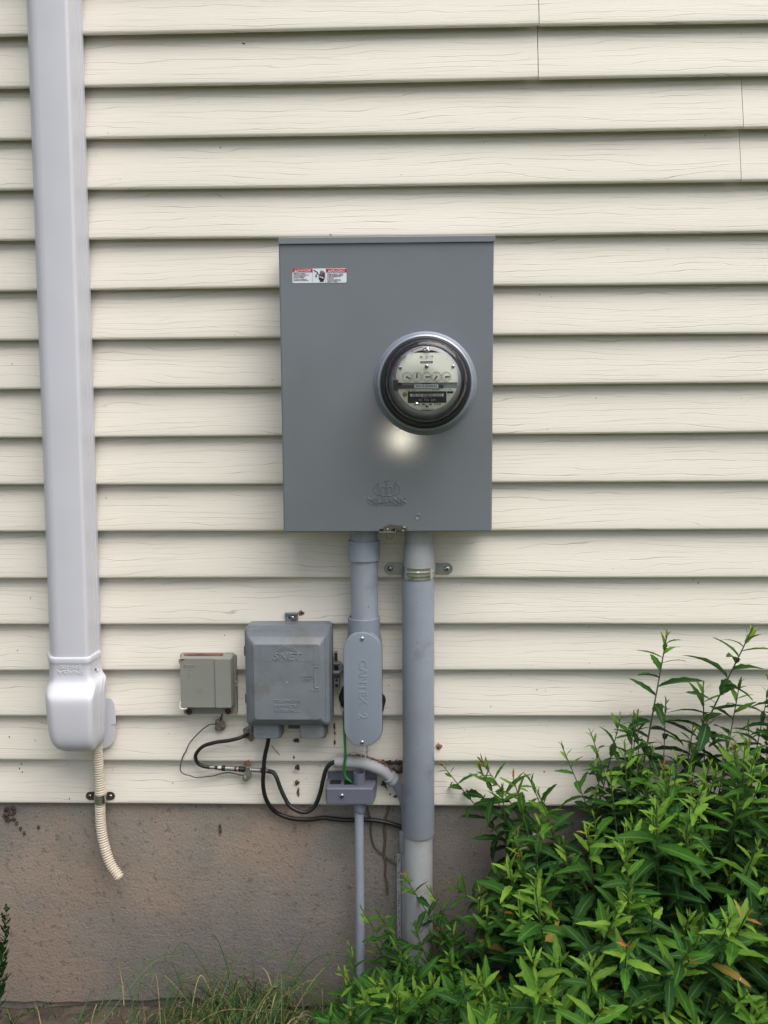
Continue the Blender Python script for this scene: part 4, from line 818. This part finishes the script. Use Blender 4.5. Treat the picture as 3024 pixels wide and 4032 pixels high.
def shoot(shrub, base, tip, rnd, kind='tall', parts=None, red=0.3, size=1.0, bow=None, yellow=1.0, bare=.25):
    """one leafy shoot: stem tube with spirally set toothed leaves"""
    h = (tip - base).length; out = Vector((tip.x - base.x, tip.y - base.y, 0))
    m1 = base.lerp(tip, .35) + Vector((0, 0, .02)) - out*.12 + Vector((rnd.gauss(0, .008), rnd.gauss(0, .008), 0)); m2 = base.lerp(tip, .72) - out*.08 + Vector((rnd.gauss(0, .006), rnd.gauss(0, .006), .008))
    P = cr([base, m1, m2, tip], 10); r0 = .0022*size
    st = M().tube([p for p in P], lambda t: r0*(1 - .72*t) + .0003, 6, 1)
    vs, fs, at = [], [], []
    acc = [0]
    for i in range(1, len(P)): acc.append(acc[-1] + (P[i] - P[i-1]).length)
    tot = acc[-1]
    def pt(s):
        s = max(0, min(tot - 1e-6, s))
        for i in range(1, len(P)):
            if acc[i] >= s: t = (s - acc[i-1])/(acc[i] - acc[i-1] + 1e-9); return P[i-1].lerp(P[i], t), (P[i] - P[i-1]).normalized()
        return P[-1], (P[-1] - P[-2]).normalized()
    s = 0.0; az = rnd.uniform(0, 6.28); k = 0
    isred = rnd.random() < red; lm = rnd.uniform(.85, 1.15)*size
    while s < tot*(1 - bare):
        c, T = pt(tot - s); az += 2.4 + rnd.gauss(0, .25)
        f = min(1, s/.085)                      # 0 at the apex, 1 on grown wood
        L_ = (.012 + .050*f**.8)*lm*rnd.uniform(.8, 1.15); Wd = L_*(.18 + .075*f)*rnd.uniform(.85, 1.15)
        el = R(72 - 52*f**.7 + rnd.gauss(0, 11)) - (R(12) if s > .2 else 0)
        a1 = T.orthogonal().normalized(); b1 = T.cross(a1)
        rad = a1*math.cos(az) + b1*math.sin(az); rad.z *= .6; rad.normalize()
        d = rad*math.cos(el) + T*math.sin(el)
        age_shade = .92*yellow*(1 - f)**1.2 + .56*(1 if s < .06 else max(.15, 1 - (s - .06)*5.0))*(1 if f > .3 else .8)*(.6 + .4*yellow)  # leaves darken down the stem: older growth plus painted shade of the shrub's inside
        age_shade = min(age_shade, .80 + .05*rnd.random())
        if isred and s < .018: age_shade = rnd.uniform(.86, 1.0)
        age_shade = age_shade + rnd.gauss(0, .05) if age_shade > .85 else min(.83, age_shade + rnd.gauss(0, .05))
        if f > .9 and rnd.random() < .012: age_shade = .93
        leaf(vs, fs, at, c, d, T, L_, Wd, rnd.uniform(-.1, .75) + .25*f, max(0.02, min(1, age_shade)), fold=rnd.uniform(.1, .5), n=8 if L_ > .03 else 5, rnd=rnd)
        if FL is not None and f > .7 and rnd.random() < .035: FL.append(c + d*L_*rnd.uniform(.15, .6) + T*.0015)
        s += (.0035 + .0115*f)*rnd.uniform(.75, 1.25)*(1.15 if kind == 'tall' else 1); k += 1
    if parts is None:
        so_ = obj('shoot', st, STEMM, shrub, smooth=60); m = M(); m.v = vs; m.f = fs
        obj('leaves', m, LEAF, so_, smooth=180, attr=at)
    else: parts[0].add(st.v, st.f); o = len(parts[1].v); parts[1].v += vs; parts[1].f += [tuple(i + o for i in f_) for f_ in fs]; parts[2].extend(at)

Zc = lambda x, y: (877.8 + x*.4709, 1338.6 + y*.4709)
Zl = lambda x, y: (713.2 + x*.2645, 1755.5 + y*.2645)
rn = random.Random(42)
sh_back = thing('leafy_shrub', 'tall green toothed leaf shrub against the siding at right', 'shrub', V3(.55, .12, 0))
sh_front = thing('leafy_shrub', 'bushy green shrub filling the lower right, nearest the viewer', 'shrub', V3(.45, .5, 0))
sh_low = thing('leafy_shrub', 'low green shrub in front of the conduit bases', 'shrub', V3(.10, .2, 0))
def grow(px, py, dep, shrub, lean=0.0, red=.3, size=1.0, yellow=1.0, parts=None, bare=.25, dl=.6):
    tip = U(px, py, dep)
    if tip.z < .06: return
    h = tip.z; base = V3(tip.x + lean*h + rn.gauss(0, .015), max(.03, dep*dl + rn.gauss(0, .02)), -.01)
    shoot(shrub, base, tip, rn, red=red, size=size, yellow=yellow, parts=parts, bare=bare)
# shoots that can be told apart along the top of the shrub
for x, y, dep, lean, red, size, yel in (
    (1195, 72, .11, -.10, 1, 1.35, .6), (1578, 60, .12, -.28, 1, 1.4, .6), (1362, 300, .10, 0, 0, 1.2, .7), (1530, 290, .10, -.1, 0, .95, .9), (985, 440, .09, -.15, 0, .9, .6), (1060, 425, .12, -.1, 1, .95, .5), (845, 515, .12, .25, 0, .9, .95),
    (712, 575, .14, .35, .0, 1.0, .9), (160, 660, .05, .55, 1, 1.15, .55), (345, 650, .07, .5, 1, 1.25, .7), (330, 665, .08, .35, 0, 1.15, .6), (488, 712, .12, .25, 1, 1.2, .7), (605, 795, .18, .3, 0, 1.15, .8), (440, 780, .1, .1, 0, 1.1, .4), (560, 720, .1, .2, 0, 1.1, .4), (935, 710, .22, .1, .4, 1.05, 1), (1500, 575, .2, .1, 1, 1.05, 1), (1190, 360, .1, 0, 0, .8, .8), (1655, 480, .12, 0, 0, 1, .5), (1700, 250, .12, 0, 0, 1.1, .4), (1800, 330, .12, 0, 0, 1.1, .6),
    (1310, 640, .18, 0, 0, .8, .9)):
    grow(*Zc(x, y), dep, sh_back, lean, red, size, yel, bare=.12)
for x, y, dep, lean, red, size, yel in (
    (1170, 778, .30, .05, 0, 1.05, 1), (1350, 785, .34, -.02, 0, 1.1, 1), (830, 970, .36, .12, .5, 1.05, 1), (1130, 890, .36, .1, 0, 1.05, 1), (1640, 690, .32, -.1, 0, 1.1, .9), (470, 1110, .30, .1, 0, 1.05, 1), (1020, 1270, .46, .1, 0, 1, 1), (1135, 1310, .46, .05, 0, 1.05, .9), (590, 1225, .44, .15, 0, 1.15, 1),
    (1610, 1030, .40, -.05, 0, 1.1, 1), (1560, 1355, .56, 0, 1, 1.35, .75), (1010, 1495, .58, .05, 1, 1.05, .8), (860, 1560, .58, .1, .0, 1.05, 1), (1300, 1560, .58, -.05, .3, 1.05, 1), (325, 1650, .42, .3, .0, 1.05, .9), (600, 1690, .60, .15, .3, 1, 1), (1030, 1040, .38, .05, 0, .85, 1), (720, 1010, .30, .1, 0, .9, .9), (1290, 940, .38, .1, 0, .9, .9)):
    grow(*Zc(x, y), dep, sh_front, lean, red, size, yel, bare=.12)
for x, y, dep, lean, red, size, yel in (
    (600, 505, .12, .35, 1, .82, .5), (795, 605, .15, .4, 0, .9, .8), (985, 575, .14, .75, 1, .95, .5), (245, 765, .13, .35, 0, .75, .8), (375, 790, .13, .25, 0, .8, .4), (990, 950, .2, .3, 1, .95, .5), (1195, 1345, .3, .35, 0, 1.05, .9), (75, 1290, .22, .4, .0, .8, .8), (370, 1380, .32, .3, 0, .85, .8), (430, 1400, .36, .2, 0, .9, .8), (780, 1440, .34, .2, 0, .95, .8), (840, 1380, .28, .1, 0, .85, .7), (520, 1020, .2, .2, 0, .85, .4), (160, 1080, .17, .2, 0, .75, .4), (560, 1500, .38, .1, 0, 1, .6), (250, 1500, .36, .3, 0, .9, .7), (680, 900, .16, .25, 0, .9, .3)):
    grow(*Zl(x, y), dep, sh_low, lean, red, size, yel, bare=.1)
SIL = [(690, 2200), (715, 2140), (740, 2120), (780, 2040), (850, 2030), (900, 2000), (950, 1985), (1000, 1950), (1040, 1900), (1080, 1810), (1110, 1760), (1150, 1735), (1200, 1670), (1250, 1600), (1330, 1575), (1390, 1510), (1450, 1490), (1520, 1520), (1560, 1500), (1640, 1450), (1900, 1400)]
def sil(x):
    for (a, b), (c, d) in zip(SIL, SIL[1:]):
        if a <= x <= c: return b + (d - b)*(x - a)/(c - a)
    return 9999
restB = (M(), M(), []); restF = (M(), M(), []); restL = (M(), M(), [])
cnt = {'b': 19, 'f': 19, 'l': 17}; tot_ = 0
for _ in range(4000):
    if tot_ >= 360: break
    px = rn.uniform(700, 1880); y0 = sil(px); py = rn.uniform(y0, 2420)
    if py < y0: continue
    t = (py - y0)/(2300 - y0 + 1); dep = max(.06, min(.85, .09 + .55*t + rn.gauss(0, .07)))
    if px < 1000: dep = min(dep, .42)
    tip = U(px, py, dep)
    if tip.z < .09: continue
    # keep clear of the bare wall between the conduit and the shrub
    key = 'l' if px < 1010 else ('b' if dep < .3 else 'f'); shr = {'l': sh_low, 'b': sh_back, 'f': sh_front}[key]; rest = {'l': restL, 'b': restB, 'f': restF}[key]
    p = None if cnt[key] < 95 else rest
    grow(px, py, dep, shr, rn.uniform(0, .22) if px < 1250 else rn.uniform(-.1, .12), .12, rn.uniform(.85, 1.12)*{'b': .92, 'l': .95, 'f': 1.05}[key], rn.choice([.3, .5, .8, 1, 1] if key != 'l' else [.1, .2, .3, .5]), parts=p, bare=.1)
    cnt[key] += 1; tot_ += 1
for rest, shr in ((restL, sh_low), (restB, sh_back), (restF, sh_front)):
    if rest[0].v:
        so_ = obj('inner_shoots', rest[0], STEMM, shr, smooth=60); so_['kind'] = 'stuff'; lo_ = obj('leaves', rest[1], LEAF, so_, smooth=180, attr=rest[2])
        lo_['kind'] = 'stuff'
fm2 = M(); rn2 = random.Random(4)
for p_ in FL[:150]:
    for _ in range(rn2.choice([1, 1, 2, 3])):
        e_ = Vector((rn2.gauss(0, 1), rn2.gauss(0, 1), rn2.gauss(0, .5))).normalized()*rn2.uniform(.001, .004)
        fm2.tube([p_ - e_, p_ + e_*.3 + Vector((0, 0, .0006)), p_ + e_], rn2.uniform(.0002, .0005), 4, 2)
single('seed_fluff', fm2, mat('seed fluff', (.6, .62, .6), .9), 'tiny white wisps of seed fluff caught on the shrub leaves', 'seed fluff', kind='stuff')

# grass
GRASS = bpy.data.materials.new('grass blades'); GRASS.use_nodes = True; _nt = GRASS.node_tree; _b = _nt.nodes['Principled BSDF']
_at = N(_nt, 'ShaderNodeAttribute', attribute_name='leaf'); _sp = N(_nt, 'ShaderNodeSeparateColor'); _nt.links.new(_at.outputs['Color'], _sp.inputs[0])
_cr = N(_nt, 'ShaderNodeValToRGB'); _e = _cr.color_ramp.elements; _e[0].color = (.025, .07, .022, 1); _e[1].color = (.36, .27, .14, 1); _q = _e.new(.55); _q.color = (.07, .16, .04, 1); _q = _e.new(.75); _q.color = (.16, .15, .06, 1)
_nt.links.new(_sp.outputs[0], _cr.inputs[0]); _nt.links.new(_cr.outputs[0], _b.inputs['Base Color']); _b.inputs['Roughness'].default_value = .5
def blade(m, at, pts, w, tone):
    P = cr(pts, 5); n = len(P); o = len(m.v); sd = Vector((1, .3, 0)); a_ = rn.uniform(0, 3.14); sd = Vector((math.cos(a_), math.sin(a_)*.6, .1)).normalized()
    for i, p in enumerate(P):
        s = i/(n - 1); ww = w*(1 - s**2.2)*.5 + .0001; T = (P[min(i+1, n-1)] - P[max(i-1, 0)]).normalized(); s1 = T.cross(Vector((0, 1, 0))); s1 = s1.normalized() if s1.length > .01 else sd
        s1 = (s1*.8 + sd*.4).normalized(); m.v += [p - s1*ww, p + s1*ww]; at += [(tone, 0, 0, 1)]*2
        if i: k = o + 2*i; m.f.append((k - 2, k - 1, k + 1, k))
gm, ga = M(), []
W8 = lambda x, y, d: U(x*.49605, 1865.3 + y*.49605, d)
for pts, w_, tone in (
    ([(400, 700, .16), (470, 610, .15), (540, 520, .13), (620, 445, .11), (720, 402, .09), (820, 386, .08), (885, 402, .08)], .0022, .35),
    ([(440, 700, .16), (520, 600, .14), (600, 500, .12), (690, 415, .10), (770, 402, .09), (850, 440, .09), (910, 490, .09)], .0020, .3),
    ([(560, 700, .15), (590, 560, .13), (630, 490, .12), (680, 480, .11), (715, 486, .11)], .0022, .35), ([(715, 484, .11), (770, 540, .11), (825, 610, .12)], .0012, .8),
    ([(1010, 640, .10), (1000, 540, .09), (985, 440, .08), (955, 350, .07), (922, 303, .07)], .0034, .2), ([(1225, 560, .12), (1250, 470, .11), (1295, 370, .10), (1336, 288, .10)], .0030, .25),
    ([(540, 620, .12), (535, 540, .11), (525, 480, .10), (513, 405, .10)], .0022, 1), ([(178, 700, .15), (165, 640, .14), (142, 575, .14)], .0024, 1),
    ([(600, 640, .12), (604, 560, .12), (628, 465, .11)], .0020, .2), ([(345, 680, .14), (370, 620, .13), (408, 540, .12)], .0030, .2), ([(430, 640, .12), (455, 580, .11), (478, 508, .11)], .0018, .4),
    ([(920, 600, .12), (930, 520, .11), (945, 400, .10)], .0024, .2), ([(960, 600, .12), (1005, 490, .1), (1055, 392, .09), (1130, 388, .07), (1220, 420, .06), (1300, 470, .06), (1335, 520, .07)], .0018, .35),
    ([(1185, 545, .1), (1165, 480, .09), (1140, 452, .08), (1112, 448, .08)], .0026, .9), ([(1330, 570, .12), (1390, 500, .12), (1450, 400, .12), (1480, 388, .11), (1530, 385, .1)], .0026, .45), ([(1270, 580, .1), (1285, 480, .09), (1312, 400, .08)], .0022, .2),
    ([(1110, 560, .1), (1080, 540, .1), (1078, 510, .1)], .002, .3), ([(1020, 640, .1), (1010, 520, .08), (985, 400, .06), (1020, 372, .06)], .0016, .35)):
    blade(gm, ga, [W8(x, y, d) for x, y, d in pts], w_, tone)
for _ in range(2700):
    px = rn.gauss(490, 135) if rn.random() < .8 else rn.uniform(100, 760)
    dep = rn.uniform(.02, .42); base = U(px, 2200, dep); base.z = -.003
    if px < 60 or px > 800: continue
    clump = math.exp(-((px - 540)/150)**2); h = (.032 + .095*clump)*rn.uniform(.3, 1.2)*(1.5 if rn.random() < .06 else 1); a_ = rn.uniform(0, 6.28); l_ = h*rn.uniform(.2, 1.5); dx, dy = math.cos(a_)*l_, math.sin(a_)*l_*.7
    if base.y + dy > -.004: dy = -abs(dy)*.5
    blade(gm, ga, [base, base + Vector((dx*.25, dy*.25, h*.6)), base + Vector((dx*.65, dy*.65, h)), base + Vector((dx, dy, h*rn.uniform(.4, 1.0)))], rn.uniform(.0012, .0034), min(1, max(0, rn.choice([.05, .1, .2, .3, .45, .5, .6, .7, .75, .85, 1]) + rn.gauss(0, .06))))
for _ in range(70):
    px = rn.gauss(500, 150)
    if not 90 < px < 760: continue
    dep = rn.uniform(.06, .2); b_ = U(px, 2200, dep); b_.z = -.003; h = rn.uniform(.09, .19)*(1 if 250 < px < 700 else .6); dx = rn.gauss(0, .09)
    blade(gm, ga, [b_, b_ + Vector((dx*.2, .01, h*.6)), b_ + Vector((dx*.6, .02, h)), b_ + Vector((dx*1.2, .02, h*rn.uniform(.6, 1.05)))], rn.uniform(.0014, .0028), rn.choice([.1, .25, .35, .5, .75, 1]))
go = obj('grass', gm, GRASS, None, smooth=180, attr=ga); go['kind'] = 'stuff'; go['label'] = 'long green and straw coloured grass along the foundation foot'; go['category'] = 'grass'
# grass seed heads count as grass; dead leaves under it
lv, lf, la_ = [], [], []
for _ in range(260):
    px = rn.uniform(60, 1000); dep = rn.uniform(.03, .5); b_ = U(px, 2200, dep); b_.z = .006 + rn.random()*.008; a_ = rn.uniform(0, 6.28)
    leaf(lv, lf, la_, b_, Vector((math.cos(a_), math.sin(a_), rn.uniform(-.1, .35))), Vector((0, 0, 1)), rn.uniform(.015, .04), rn.uniform(.006, .014), rn.uniform(-.5, 1), rn.uniform(.3, .95), n=5, rnd=rn)
m = M(); m.v = lv; m.f = lf
LIT = mat('dead leaves', (.17, .10, .055), .85, var=.6, vscale=60)
lo_ = obj('leaf_litter', m, LIT, None, smooth=180); lo_['kind'] = 'stuff'; lo_['label'] = 'brown dead leaves scattered under the grass by the wall'; lo_['category'] = 'leaf litter'
# dark feathery weed at the left edge
def weed(pts, label, n_, ln, seed, loc):
    r = random.Random(seed); wt = thing('weed', label, 'weed', loc)
    P = cr(pts, 10); obj('stem', M().tube(P, lambda t: .0016*(1 - .6*t), 6, 1), STEMM, wt, smooth=60); vs, fs, at = [], [], []
    for i in range(n_):
        t = i/n_; c = P[int(t*(len(P) - 1))]; T = (P[-1] - P[0]).normalized(); sg = 1 if i % 2 else -1
        a_ = r.uniform(-1.2, 1.2); d = Vector((sg*math.cos(a_), math.sin(a_), r.uniform(.5, 1.3)))
        leaf(vs, fs, at, c, d, T, ln*(1.15 - .7*t)*r.uniform(.8, 1.2), ln*.24, -.4, r.uniform(.0, .12), n=6, serr=.35, rnd=r)
    m = M(); m.v = vs; m.f = fs; obj('leaves', m, LEAF, wt, smooth=180, attr=at)
weed([U(-14, 2230, .12), U(0, 2130, .11), U(8, 2050, .10), U(14, 1962, .09)], 'dark feathery weed at the left edge against the foundation', 90, .034, 5, U(-22, 2215, .12))
weed([U(40, 2225, .14), U(24, 2205, .13), U(16, 2180, .12)], 'tiny dark weed tuft at the bottom left corner', 16, .014, 6, U(40, 2215, .14))
#
weed([U(40, 2200, .05), U(65, 2185, .05), U(100, 2172, .04), U(118, 2170, .04)], 'small green sprig lying along the broken parging edge', 22, .012, 8, U(60, 2200, .05))

# things of one kind share a group
GROUPS = {'conduit': 'grey conduits standing at the wall', 'pipe_strap': 'metal pipe straps', 'leafy_shrub': 'leafy shrubs along the foundation', 'coaxial_cable': 'black coaxial cables', 'ground_wire': 'grounding wires', 'sealing_putty': 'putty lumps sealing wall openings', 'weed': 'weeds at the left foot of the wall'}
for o_ in bpy.data.objects:
    k_ = o_.name.split('.')[0]
    if o_.parent is None and k_ in GROUPS: o_['group'] = GROUPS[k_]
